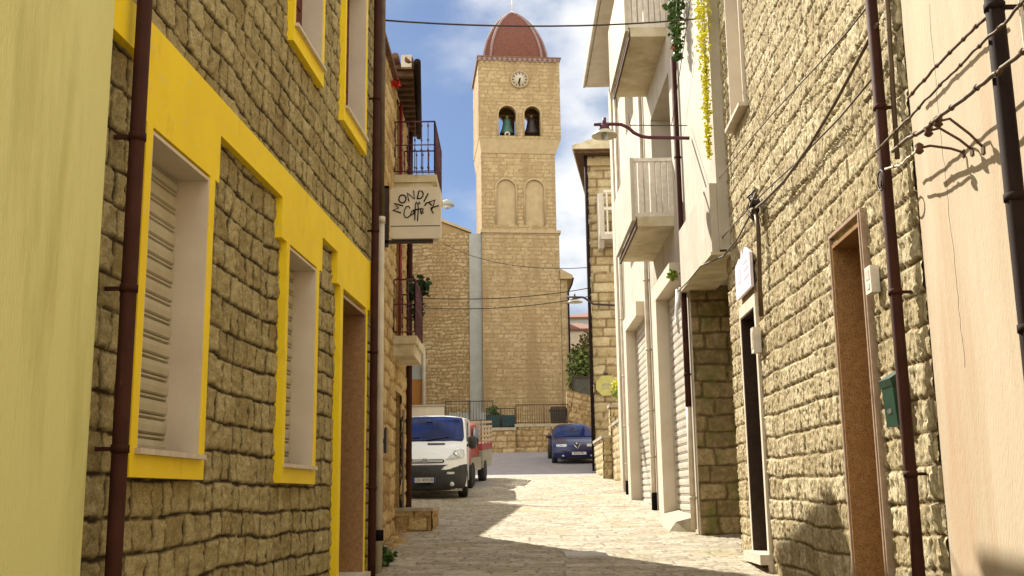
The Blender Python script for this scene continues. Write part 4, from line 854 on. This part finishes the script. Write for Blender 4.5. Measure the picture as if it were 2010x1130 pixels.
t = thing('bush', 'dark green bush at the end of the ornate railing', 'bush', (-.9, 48.3, 4.45)); foliage('foliage', LEAF, [(-.95, 48.3, 5.2, .25, .25, .45), (-.7, 48.2, 4.9, .3, .25, .35)], 500, .13, t, 21); mb = MB(); mb.tube([(-.9, 48.3, 4.4), (-.92, 48.3, 5.2)], .03, 6); mb.build('stem', RUST, t)
t = thing('waste_container', 'dark waste container behind the rusty railing', 'container', (1.95, 47.6, 4.45)); mb = MB(); mb.prism([(1.66, 4.5), (2.28, 4.5), (2.34, 5.25), (1.6, 5.25)], 47.35, 47.95, 1); mb.build('body', PLASTIC, t); mb = MB(); mb.prism([(1.56, 5.253), (2.38, 5.253), (2.3, 5.42), (1.64, 5.42)], 47.3, 48, 1); mb.build('lid', IRON, t)
# stair wall, gate, tree, houses beyond
t = thing('stair_wall', 'sloping stone stair wall right of the church', 'wall', (2.9, 48, 4.3)); mb = MB()
stones(mb, STONE_RUB, 2.35, 4.2, 3.6, 5.9, (.05, .05), .22, .4, .04, .05, .02, 0, .03, 111, f=lambda a, z, w: (a, 47.2 - w - .2 * (a - 2.35), z - .30 * (a - 2.35) + .25)); mb.use(STONE_RUB).prism([(2.35, 3), (4.2, 3), (4.2, 5.55), (2.35, 6.1)], 47.25, 47.9, 1); mb.build('masonry', None, t)
t = thing('garden_gate', 'dark sheet metal gate behind the stair wall', 'gate', (3.4, 52, 4.9)); mb = MB(); mb.box(2.95, 4.4, 52, 52.06, 4.9, 7.15); mb.build('leaf', mat('grey green gate paint', (.09, .09, .07), (.06, .06, .05), 5, .7), t)
mb = MB(); mb.box(2.85, 2.95, 51.97, 52.1, 4.9, 7.3); mb.box(4.4, 4.5, 51.97, 52.1, 4.9, 7.3); mb.box(2.95, 4.4, 51.97, 52.1, 7.15, 7.25); mb.build('gate_frame', IRON, t)
t = thing('garden_tree', 'leafy garden tree between the church and the corner house', 'tree', (3.6, 55, 4.9))
mb = MB(); mb.tube([(3.6, 55, 4.8), (3.55, 55, 6.5), (3.7, 55, 8), (3.6, 55, 9.2)], .09, 8, rs=[.11, .09, .06, .03]); mb.tube([(3.55, 55, 6.8), (3.2, 54.9, 7.8), (3.1, 54.9, 8.6)], .04, 6); mb.tube([(3.62, 55, 7.2), (4.1, 55, 8.2), (4.2, 55, 8.9)], .04, 6); mb.build('trunk', RUST, t)
foliage('crown', mat('olive leaves', (.17, .21, .05), (.09, .13, .03), 3, .6), [(3.5, 55, 8.0, .8, .7, 1.1), (3.2, 54.8, 7.3, .45, .5, .55), (4.0, 55, 7.6, .6, .6, .6), (3.5, 55, 8.8, .45, .4, .5)], 1500, .20, t, 31, .4)
foliage('red_shoots', LEAFR, [(3.9, 55, 9.3, .5, .5, .8), (3.3, 55, 8.9, .35, .4, .4), (4.25, 55, 10.2, .25, .3, .6)], 380, .18, t, 32)
plain_house('distant_house', 'distant cream house with dark window beyond the tree', [(2.2, 70), (6.6, 70), (6.6, 78), (2.2, 78)], 5, 12.2, CREAM, [(2.2, 70, 6.6, 70, 2.6, 3.5, 8.2, 11)])
plain_house('distant_house', 'farthest house with terracotta roof above the tree', [(3.2, 84), (10, 84), (10, 92), (3.2, 92)], 5, 15.3, GREYP, [(3.2, 84, 10, 84, 1.4, 2.2, 12, 13.6)])

# ------------------------------------------------------------------ vehicles
class Shell:
    """front-over-roof skin of a car: profile (y back, z, half width, y push at the edge, z drop at the edge)"""
    def __init__(s, prof, n=22, p=3.5): s.P = np.array(prof, float); s.n = n; s.p = p
    def at(s, i, t, off=0.):
        i = min(max(i, 0), len(s.P) - 1.0001); k = int(i); f = i - k
        P0, P1, P2, P3 = s.P[max(k - 1, 0)], s.P[k], s.P[k + 1], s.P[min(k + 2, len(s.P) - 1)]
        q = P1 * (1 - f) + P2 * f if s.lin else .5 * ((2 * P1) + (P2 - P0) * f + (2 * P0 - 5 * P1 + 4 * P2 - P3) * f * f + (3 * P1 - P0 - 3 * P2 + P3) * f ** 3)
        e = abs(t) ** s.p
        return Vector((q[2] * t, q[0] + q[3] * e, q[1] - q[4] * e))
    lin = False
    def pt(s, i, t, off):
        a = s.at(i, t)
        if off == 0: return a
        du = s.at(i + .03, t) - s.at(i - .03, t); dt = s.at(i, t + .02) - s.at(i, t - .02); n = dt.cross(du)
        if n.length < 1e-9: return a
        n.normalize(); n = -n if n.y > .05 or (abs(n.y) <= .05 and n.z < 0) else n
        return a + n * off
    def skin(s, mb, i0, i1, T, z_floor, sub=4, tn=20):
        I = np.linspace(i0, i1, int((i1 - i0) * sub) + 1); n = tn + 1; vs = [T(s.at(i, -1 + 2 * k / tn)) for i in I for k in range(n)]
        mb.add(vs, [(a * n + k, a * n + k + 1, (a + 1) * n + k + 1, (a + 1) * n + k) for a in range(len(I) - 1) for k in range(tn)], True)
        for sgn in (0, tn):               # flanks down to the sill
            L = [vs[a * n + sgn] for a in range(len(I))]; c = [T(Vector((s.at(i, -1 if sgn == 0 else 1).x, s.at(i, 1).y, z_floor))) for i in I]
            m = len(L); mb.add(L + c, [(a, a + 1, m + a + 1, m + a) for a in range(m - 1)])
    def patch(s, mb, poly, T, off, rings=6):
        """poly: (profile index, t) outline"""
        c = (sum(p[0] for p in poly) / len(poly), sum(p[1] for p in poly) / len(poly)); P = []
        for a, b in zip(poly, poly[1:] + poly[:1]):
            for k in range(4): P.append((a[0] + (b[0] - a[0]) * k / 4, a[1] + (b[1] - a[1]) * k / 4))
        n = len(P); vs = []
        for r in range(1, rings + 1):
            q = r / rings
            for p in P: vs.append(T(s.pt(c[0] + (p[0] - c[0]) * q, c[1] + (p[1] - c[1]) * q, off)))
        for p in P: vs.append(T(s.pt(p[0], p[1], -.02)))
        fs = [tuple(range(n))]
        for r in range(rings): fs += [(r * n + k, r * n + (k + 1) % n, (r + 1) * n + (k + 1) % n, (r + 1) * n + k) for k in range(n)]
        mb.add(vs, fs, True)
def RR(i0, i1, t0, t1, ri, rt, n=4):
    P = []
    for ci, ct, s in ((i1 - ri, t1 - rt, 0), (i0 + ri, t1 - rt, 90), (i0 + ri, t0 + rt, 180), (i1 - ri, t0 + rt, 270)):
        for k in range(n + 1): a = rad(s + 90 * k / n); P.append((ci + ri * math.cos(a), ct + rt * math.sin(a)))
    return P
def wheel(parent, T, x, y, r, w, base):
    """tyre with rim sub-part; x = outer face side"""
    s = 1 if x > 0 else -1; f = lambda a, b, c: tuple(T(Vector((a, b, c))))
    mb = MB(f); mb.lathe((x - s * w, y, r), [(r * .6, 0), (r * .93, 0), (r, .03 * s), (r, s * (w - .03)), (r * .93, s * w), (r * .62, s * w)], 24, 'x'); t = mb.build('wheel', RUBBER, parent)
    mb = MB(f); mb.lathe((x - s * .02, y, r), [(r * .62, 0), (r * .58, s * .01), (r * .2, s * .015), (.02, s * .015)], 20, 'x')
    mb.build('rim', RIM, t)
def placer(x, y, z, yaw, pitch=0):
    M_ = Matrix.Translation((x, y, z)) @ Matrix.Rotation(yaw, 4, 'Z') @ Matrix.Rotation(pitch, 4, 'X')
    return lambda v: M_ @ Vector(v)
SL = math.atan(.07)
# white van
VX, VY = -2.09, 25.4
van = thing('delivery_van', 'white panel van with black bumper parked facing the camera', 'van', (VX, VY + 2.3, gz(VY + 2)))
T = placer(VX, VY, gz(VY) + .0, 0, SL * .9)
sh = Shell([(.16, .20, .80, .22, 0), (.04, .24, .88, .30, 0), (0, .36, .93, .34, 0), (0, .58, .955, .36, 0), (.03, .76, .96, .36, 0), (.06, .86, .96, .36, 0), (.10, .95, .955, .34, .01), (.20, 1.06, .95, .30, .03), (.42, 1.22, .945, .22, .04), (.62, 1.33, .94, .14, .02), (1.02, 1.66, .90, .10, .02), (1.28, 1.86, .87, .06, .03), (1.45, 1.93, .85, .0, .07), (1.8, 1.965, .86, 0, .10), (3.2, 1.97, .87, 0, .10), (4.6, 1.95, .86, 0, .10), (4.72, 1.8, .86, 0, .08), (4.75, .6, .9, 0, 0)])
mb = MB(); sh.skin(mb, 0, 17, T, .28); mb.build('body', VANW, van)
mb = MB(); sh.patch(mb, RR(9.05, 11.75, -.94, .94, .4, .08), T, .024, 10); mb.build('windscreen', GLASSB, van)
mb = MB(); sh.patch(mb, RR(0.05, 4.3, -1, 1, .2, .03), T, .014, 8); bp = mb.build('bumper', PLASTIC, van)
mb = MB(); sh.patch(mb, RR(4.75, 5.75, -.46, .46, .35, .08), T, .012); gr = mb.build('grille', PLASTIC, van)
mb = MB()
for i in (5.6, 5.95): mb.tube([T(sh.pt(i, t_, .022)) for t_ in np.linspace(-.42, .42, 9)], .010, 5)
mb = MB(); [mb.tube([T(sh.pt(i, t_, .022)) for t_ in np.linspace(-.42, .42, 9)], .009, 5) for i in (5.05, 5.4)]; mb.build('grille_bar', VANW, gr)
mb = MB(); c = sh.pt(5.3, 0, .035); mb.tube([T(c + Vector((.06 * math.cos(a), 0, .06 * math.sin(a)))) for a in np.linspace(0, 2 * math.pi, 17)], .009, 6); mb.tube([T(c + Vector((-.05, -.01, -.012))), T(c + Vector((.01, -.01, .0))), T(c + Vector((-.01, -.01, .0))), T(c + Vector((.05, -.01, .012)))], .008, 5); mb.build('emblem', CHROME, van)
for s_ in (-.75, .0): mb = MB(); mb.tube([T(sh.pt(9.0, s_, .04)), T(sh.pt(9.25, s_ + .55, .045))], .010, 5); mb.build('wiper', BLACK, van)
mb = MB(); sh.patch(mb, RR(8.35, 8.75, .02, .46, .12, .03), T, .012); mb.build('hood_vent', PLASTIC, van)
for s in (1, -1):
    mb = MB(); sh.patch(mb, [(5.6, s * .50), (6.3, s * .58), (7.4, s * .70), (7.75, s * .82), (7.5, s * .93), (6.6, s * .95), (6.0, s * .90), (5.7, s * .72)], T, .014); h = mb.build('headlight', LAMPG, van)
    mb = MB(); c = sh.pt(6.6, s * .74, .018); mb.lathe(tuple(T(c)), [(.075, -.012), (.075, .0)], 14, 'y'); mb.build('reflector', CHROME, h)
    mb = MB(); sh.patch(mb, RR(3.0, 3.25, min(s * .52, s * .70), max(s * .52, s * .70), .1, .02), T, .026); mb.build('indicator', LAMPG, van)
    mb = MB(); c = sh.pt(1.95, s * .66, .02); mb.lathe(tuple(T(c)), [(.055, -.012), (.055, .01)], 14, 'y'); mb.build('fog_lamp', LAMPG, van)
    mb = MB(lambda a, b, c: tuple(T(Vector((a, b, c))))); mb.lathe((s * 1.07, 1.05, 1.30), [(.02, -.16), (.09, -.13), (.11, 0), (.10, .12), (.02, .16)], 12, 'z'); mb.tube([(s * .93, 1.1, 1.22), (s * 1.05, 1.07, 1.24)], .03, 6); mb.build('wing_mirror', PLASTIC, van)
    mb = MB(lambda a, b, c: tuple(T(Vector((a, b, c))))); mb.prism([(1.15, 1.32), (1.75, 1.32), (1.75, 1.80), (1.45, 1.80)], s * .93 - .01, s * .93 + .01, 0); mb.build('side_window', GLASSB, van)
    for y in (.95, 4.0): wheel(van, T, s * .95, y, .33, .22, 0)
mb = MB(); c = sh.pt(2.9, -.02, .03); mb.box(c.x - .26, c.x + .26, -.04, -.02, .40, .51); mb.v = [tuple(T(Vector(p))) for p in mb.v]; pl = mb.build('number_plate', PLATE, van)
mb = MB(); mb.box(c.x - .26, c.x - .22, -.045, -.04, .40, .51); mb.box(c.x + .22, c.x + .26, -.045, -.04, .40, .51); mb.v = [tuple(T(Vector(p))) for p in mb.v]; mb.build('plate_band', PLATEB, pl)
def text_mesh(name, body, size, place, mt, parent):
    cu = bpy.data.curves.new('t', 'FONT'); cu.body = body; cu.size = size; cu.align_x = 'CENTER'; cu.align_y = 'CENTER'; cu.extrude = .001
    ob = bpy.data.objects.new('t', cu); COL.objects.link(ob); dg = bpy.context.evaluated_depsgraph_get(); me = bpy.data.meshes.new_from_object(ob.evaluated_get(dg)); bpy.data.objects.remove(ob)
    mb = MB(); mb.add([place(v.co) for v in me.vertices], [tuple(p.vertices) for p in me.polygons]); return mb.build(name, mt, parent)
text_mesh('plate_number', 'CK 059ZB', .095, lambda v: T(Vector((c.x + v.x, -.047 - v.z, .455 + v.y))), BLACK, pl)
mb = MB(); mb.map = lambda a, b, c: tuple(T(Vector((a, b, c)))); mb.box(-.86, .86, .12, .2, .19, .235); mb.build('bumper_lip', SILVER, van)

# red pickup
pk = thing('pickup_truck', 'red and silver pickup with slatted cargo sides behind the van', 'truck', (-1.85, 31.2, gz(31)))
TP = placer(-1.98, 29.3, gz(29.3) - .0, -rad(7), SL); f = lambda a, b, c: tuple(TP(Vector((a, b, c))))
sp = Shell([(.12, .35, .68, .12, 0), (.02, .5, .76, .16, 0), (0, .7, .78, .18, 0), (.08, .92, .78, .16, 0), (.22, 1.02, .77, .12, .02), (.50, 1.12, .75, .08, .02), (.85, 1.50, .68, .06, .02), (1.0, 1.66, .66, .0, .04), (1.3, 1.72, .66, 0, .05), (2.0, 1.72, .66, 0, .05), (2.1, 1.65, .66, 0, .04), (2.12, .9, .72, 0, 0)])
mb = MB(); sp.skin(mb, 0, 11, TP, .75); mb.build('cab', REDP, pk)
mb = MB(f); mb.box(-.775, .775, .30, 2.12, .40, .76); mb.build('lower_panel', SILVER, pk)
mb = MB(); sp.patch(mb, RR(5.1, 6.6, -.9, .9, .2, .08), TP, .022, 8); mb.build('windscreen', GLASSB, pk)
for s in (1, -1):
    mb = MB(f); mb.prism([(.85, 1.08), (1.85, 1.08), (1.85, 1.58), (1.12, 1.58)], s * .76 - .02, s * .76 + .0, 0); mb.build('side_window', LAMPG, pk)
    mb = MB(); sp.patch(mb, RR(2.2, 3.2, min(s * .5, s * .9), max(s * .5, s * .9), .2, .05), TP, .012); mb.build('headlight', LAMPG, pk)
    mb = MB(f); mb.box(s * .86 - .05, s * .86 + .05, .78, .84, 1.1, 1.3); mb.tube([(s * .74, .8, 1.15), (s * .86, .8, 1.15)], .015, 5); mb.build('wing_mirror', PLASTIC, pk)
    for y in (.55, 2.75): wheel(pk, TP, s * .80, y, .33, .19, 0)
mb = MB(f); mb.box(-.80, .80, 2.16, 4.2, .62, .93); mb.build('cargo_bed', SILVER, pk); mb = MB(f); mb.box(-.81, .81, 2.155, 4.21, .933, 1.12); mb.build('side_rail', REDP, pk)
mb = MB(f); mb.box(-.79, .79, 2.3, 4.1, .42, .62); mb.build('chassis', SILVER, pk)
mb = MB(f)
for k in range(5):
    z = 1.16 + k * .135
    for s in (1, -1): mb.box(s * .80 - .012, s * .80 + .012, 2.18, 4.2, z, z + .075)
    mb.box(-.78, .78, 2.165, 2.18, z, z + .075)
mb.build('cargo_slats', mat('weathered pale timber', (.46, .36, .26), (.34, .25, .17), 8, .8), pk)
mb = MB(f)
for y in (2.2, 2.85, 3.5, 4.15):
    for s in (1, -1): mb = MB(f); mb.box(s * .78 - .02, s * .78 + .005, y, y + .04, 1.1, 1.82); mb.build('cargo_post', IRON, pk)
mb = MB(); c = sp.pt(1.4, .0, .02); mb.map = f; mb.box(-.26, .26, -.02, 0.01, .46, .57); mb.build('number_plate', PLATE, pk)

# blue car
CX, CY = 2.29, 39.3
car = thing('blue_car', 'dark blue hatchback parked facing the camera below the church', 'car', (CX, CY + 2, gz(CY + 2)))
T = placer(CX, CY, gz(CY) - .02, rad(1.5), SL * 1.2); f = lambda a, b, c: tuple(T(Vector((a, b, c))))
sc = Shell([(.16, .20, .70, .20, 0), (.04, .24, .80, .26, 0), (0, .36, .85, .30, 0), (.0, .50, .865, .32, 0), (.05, .62, .87, .32, 0), (.14, .70, .87, .30, .01), (.40, .80, .865, .20, .03), (.85, .90, .86, .06, .06), (1.12, .96, .84, .0, .06), (1.55, 1.20, .74, .02, .03), (1.90, 1.37, .64, .0, .05), (2.2, 1.42, .60, 0, .07), (3.0, 1.41, .60, 0, .08), (3.6, 1.25, .66, 0, .08), (3.95, 1.05, .78, 0, .05), (4.2, .95, .80, 0, 0), (4.3, .5, .82, 0, 0)])
mb = MB(); sc.skin(mb, 0, 16, T, .28); mb.build('body', BLUEP, car)
mb = MB(); sc.patch(mb, RR(8.1, 10.2, -.94, .94, .2, .08), T, .022, 10); mb.build('windscreen', GLASSB, car)
mb = MB(); sc.patch(mb, RR(.1, 1.2, -.85, .85, .3, .05), T, .012); mb.build('lower_grille', PLASTIC, car)
mb = MB(); sc.patch(mb, [(5.6, -.13), (5.6, .13), (4.6, .09), (3.3, .0), (4.6, -.09)], T, .014); g = mb.build('grille', PLASTIC, car)
mb = MB(); mb.tube([T(sc.pt(i, t_, .02)) for i, t_ in [(5.4, -.15), (4.6, -.10), (3.5, 0), (4.6, .10), (5.4, .15)]], .014, 5); c = sc.pt(5.3, 0, .02); mb.lathe(tuple(T(c)), [(.04, -.015), (.04, 0)], 12, 'y'); mb.build('grille_chrome', CHROME, g)
for s in (1, -1):
    lo, hi = sorted((s * .42, s * .86)); mb = MB(); sc.patch(mb, RR(4.25, 5.3, lo, hi, .3, .06), T, .014); mb.build('headlight', LAMPG, car)
    mb = MB(); sc.patch(mb, RR(1.5, 1.95, min(s * .56, s * .66), max(s * .56, s * .66), .2, .04), T, .016); mb.build('fog_lamp', LAMPG, car)
    mb = MB(f); mb.lathe((s * .96, 1.45, .98), [(.02, -.07), (.09, -.05), (.10, .03), (.02, .07)], 10); mb.tube([(s * .84, 1.5, .95), (s * .95, 1.46, .97)], .02, 5); mb.build('wing_mirror', PLASTIC, car)
    mb = MB(f); mb.prism([(1.6, .98), (3.3, .98), (2.9, 1.30), (2.0, 1.30)], s * .79 - .01, s * .79 + .01, 0); mb.build('side_window', GLASSB, car)
    for y in (.85, 3.4): wheel(car, T, s * .87, y, .30, .19, 0)
mb = MB(f); mb.box(-.20, .32, -.035, -.015, .36, .46); pl = mb.build('number_plate', PLATE, car)
text_mesh('plate_number', 'BZ 617RL', .09, lambda v: T(Vector((.06 + v.x, -.038 - v.z, .41 + v.y))), BLACK, pl)

# ------------------------------------------------------------------ cables
def sag(p, q, s, n=12):
    p, q = Vector(p), Vector(q); return [tuple(p.lerp(q, i / n) - Vector((0, 0, s * 4 * (i / n) * (1 - i / n)))) for i in range(n + 1)]
def cable(label, pts, r, mt=IRON, name='overhead_cable', wob=0, seed=1):
    if wob:
        rs = random.Random(seed); pts = [(x + rs.gauss(0, wob), y + rs.gauss(0, wob), z + rs.gauss(0, wob)) for x, y, z in pts]
    mb = MB(); mb.tube(pts, r, 6); o = mb.build(name, mt); tag(o, label, 'cable'); return o
cable('overhead cable crossing the sky in front of the dome', sag((-1.6, 12.3, 7.37), (2.72, 13.95, 8.10), .10), .011)
cable('slack cable from the church wall to the corner house, topmost of three', sag((-4.0, 59.8, 15.9), (2.68, 35.5, 9.15), .5), .014, BLACK)
cable('middle cable sagging from the ochre house past the tower', sag((-4.0, 29.5, 7.2), (2.66, 35.5, 8.45), .25), .016)
cable('lowest cable sagging from the ochre house past the tower', sag((-4.0, 29.3, 6.9), (2.66, 35.4, 8.15), .28), .016)
cable('thin wire slanting beside the pink blossom plant', sag((2.60, 16.4, 7.4), (2.62, 14.2, 8.6), .02), .006)
R_ = lambda a, z, w: WRf(a, z, w)
P_ = lambda L, w: [R_(a, z, w) for a, z in L]
cable('thick twisted cable running up the cream stone wall to the brown downpipe', P_([(6.95, 4.78), (7.36, 4.72), (8.1, 4.63), (8.96, 4.58), (10.0, 4.57), (10.99, 4.62), (11.49, 4.68)], .13), .015, PIPEG, wob=.005)
cable('thin upper cable on the cream stone wall below the window', P_([(7.04, 5.0), (7.72, 5.05), (8.66, 5.16), (10.29, 5.38), (12.31, 5.6), (13.77, 5.72)], .12), .007, PIPEG, wob=.003)
cable('lower cable on the cream stone wall ending at the white parapet', P_([(7.06, 4.47), (8.03, 4.49), (9.6, 4.6), (11.0, 4.74), (12.91, 4.87), (13.9, 4.91)], .12), .008, PIPEG, wob=.003)
mb = MB(WRf); mb.tube([(11.62, 4.70, .10), (11.53, 4.46, .10), (11.56, 4.17, .10), (11.63, 3.84, .10), (11.67, 3.5, .09)], .026, 8)
tag(mb.build('power_cable', PIPEG), 'thick grey cable dropping down the stone beside the narrow doorway', 'cable')
t = thing('cable_bracket', 'tangle of insulators where the cables meet above the plaque', 'insulator', R_(12.1, 4.7, .1)); mb = MB(WRf); rs = random.Random(5)
for k in range(7): x, z = 11.62 + rs.uniform(-.12, .12), 4.76 + rs.uniform(-.12, .12); mb.lathe((x, z, .10), [(.02, -.04), (.05, -.02), (.05, .02), (.02, .05)], 8)
mb.build('insulator', IRON, t); mb = MB(WRf); [mb.tube([(11.62 + rs.uniform(-.2, .2), 4.74 + rs.uniform(-.2, .2), .1), (11.62 + rs.uniform(-.15, .15), 4.8 + rs.uniform(-.15, .15), .18), (11.62 + rs.uniform(-.2, .2), 4.74 + rs.uniform(-.2, .2), .1)], .012, 5) for _ in range(6)]; mb.build('wires', PIPEG, t)
cable('black cable sagging from the tangle to the white house parapet', [R_(11.62, 4.72, .12), R_(12.6, 4.62, .13), R_(13.5, 4.60, .16), (2.6, 14.4, 4.66), (2.6, 15.4, 4.66), (2.6, 16.5, 4.7)], .010)
# cables and iron hooks on the peach wall
K = lambda a, z, w: WRf(a, z, w)
Kp = lambda L, w: [K(a, z, w) for a, z in L]
def knots(label, pts, r, mt, n, seed):
    t = thing('wall_cable', label, 'cable', pts[0]); mb = MB(); rs = random.Random(seed)
    q = [pts[0]]
    for a, b in zip(pts[:-1], pts[1:]):
        for k in range(1, 7): f = k / 6; q.append(tuple(a[i] * (1 - f) + b[i] * f + rs.gauss(0, .0025) for i in range(3)))
    mb.tube(q, r, 7); mb.build('cable', mt, t)
    for k in range(n): mb = MB(); i = int((k + .5) / n * (len(q) - 1)); a, b = Vector(q[i]), Vector(q[i + 1]); mb.tube([tuple(a), tuple(a.lerp(b, .3))], r * 1.5, 6); mb.build('wrapping', RUST, t)
knots('uppermost rusty cable on the peach wall', Kp([(6.6, 4.1), (6.15, 4.1), (5.73, 4.09), (5.34, 4.07)], .09), .009, RUST, 6, 1)
knots('long knotted cable crossing the dark downpipe on the peach wall', Kp([(6.95, 3.85), (6.57, 3.84), (6.16, 3.84), (5.73, 3.84), (5.36, 3.83), (5.06, 3.83), (4.85, 3.81), (4.5, 3.83)], .22), .008, PIPEG, 8, 2)
knots('thick cable bundle leading past the iron hooks on the peach wall', Kp([(6.6, 3.74), (6.33, 3.73), (6.01, 3.68), (5.78, 3.67), (5.41, 3.64), (5.08, 3.62), (4.9, 3.61), (4.5, 3.58)], .22), .012, PIPEG, 7, 3)
knots('short pale cable stub looped to the brown downpipe', Kp([(6.85, 3.70), (6.58, 3.64), (6.38, 3.63), (6.17, 3.62)], .19), .008, PIPEC, 2, 4)
for i, (a, z, e, ze) in enumerate([(5.82, 3.66, 5.71, 3.45), (5.98, 3.66, 5.86, 3.49), (6.15, 3.61, 6.27, 3.57)]):
    lb = ['rusty iron hook and insulator nearest the dark downpipe', 'middle rusty iron hook and insulator on the peach wall', 'lowest rusty iron hook holding the short pale cable stub'][i]
    t = thing('wall_hook', lb, 'hook', K(e, ze, 0), 'iron hooks on the peach wall')
    if i == 2: e, ze = 5.98, 3.52
    mb = MB(WRf); mb.tube([(e, ze, 0), (e + (a - e) * .25, ze + (z - ze) * .5, .07), (a - .02, z + .01, .15), (a, z, .22)], .008, 6); mb.build('arm', RUST, t)
    mb = MB(WRf); mb.lathe((a, z, .21), [(.010, -.035), (.028, -.02), (.018, 0), (.028, .02), (.010, .035)], 10, 'y'); mb.build('insulator', RUST, t)
    mb = MB(WRf); mb.lathe((e, ze, .02), [(.02, -.02), (.02, .008)], 10, 'y') if False else mb.box(e - .02, e + .02, ze - .02, ze + .02, 0, .022); mb.build('wall_plate', RUST, t)
mb = MB(WRf); mb.tube([(6.98 + .07 * math.cos(a), 3.66 + .07 * math.sin(a), .185) for a in np.linspace(0, 4.5 * math.pi, 24)], .006, 5)
tag(mb.build('wire_loop', IRON), 'thin loop of wire tied round the brown downpipe', 'cable')
# manhole slab in the paving
mb = MB(); mb.use(mat('pale cover slab', (.50, .48, .45), (.42, .40, .37), 8, .7, .2, 60)); y0, y1 = 13.7, 14.2; mb.add([(.62, y0, gz(y0) + .03), (1.15, y0, gz(y0) + .03), (1.15, y1, gz(y1) + .03), (.62, y1, gz(y1) + .03), (.62, y0, gz(y0) - .05), (1.15, y0, gz(y0) - .05), (1.15, y1, gz(y1) - .05), (.62, y1, gz(y1) - .05)], [(0, 1, 2, 3), (0, 4, 5, 1), (1, 5, 6, 2), (2, 6, 7, 3), (3, 7, 4, 0)])
tag(mb.build('cover_slab'), 'pale square cover slab set in the street paving', 'cover')
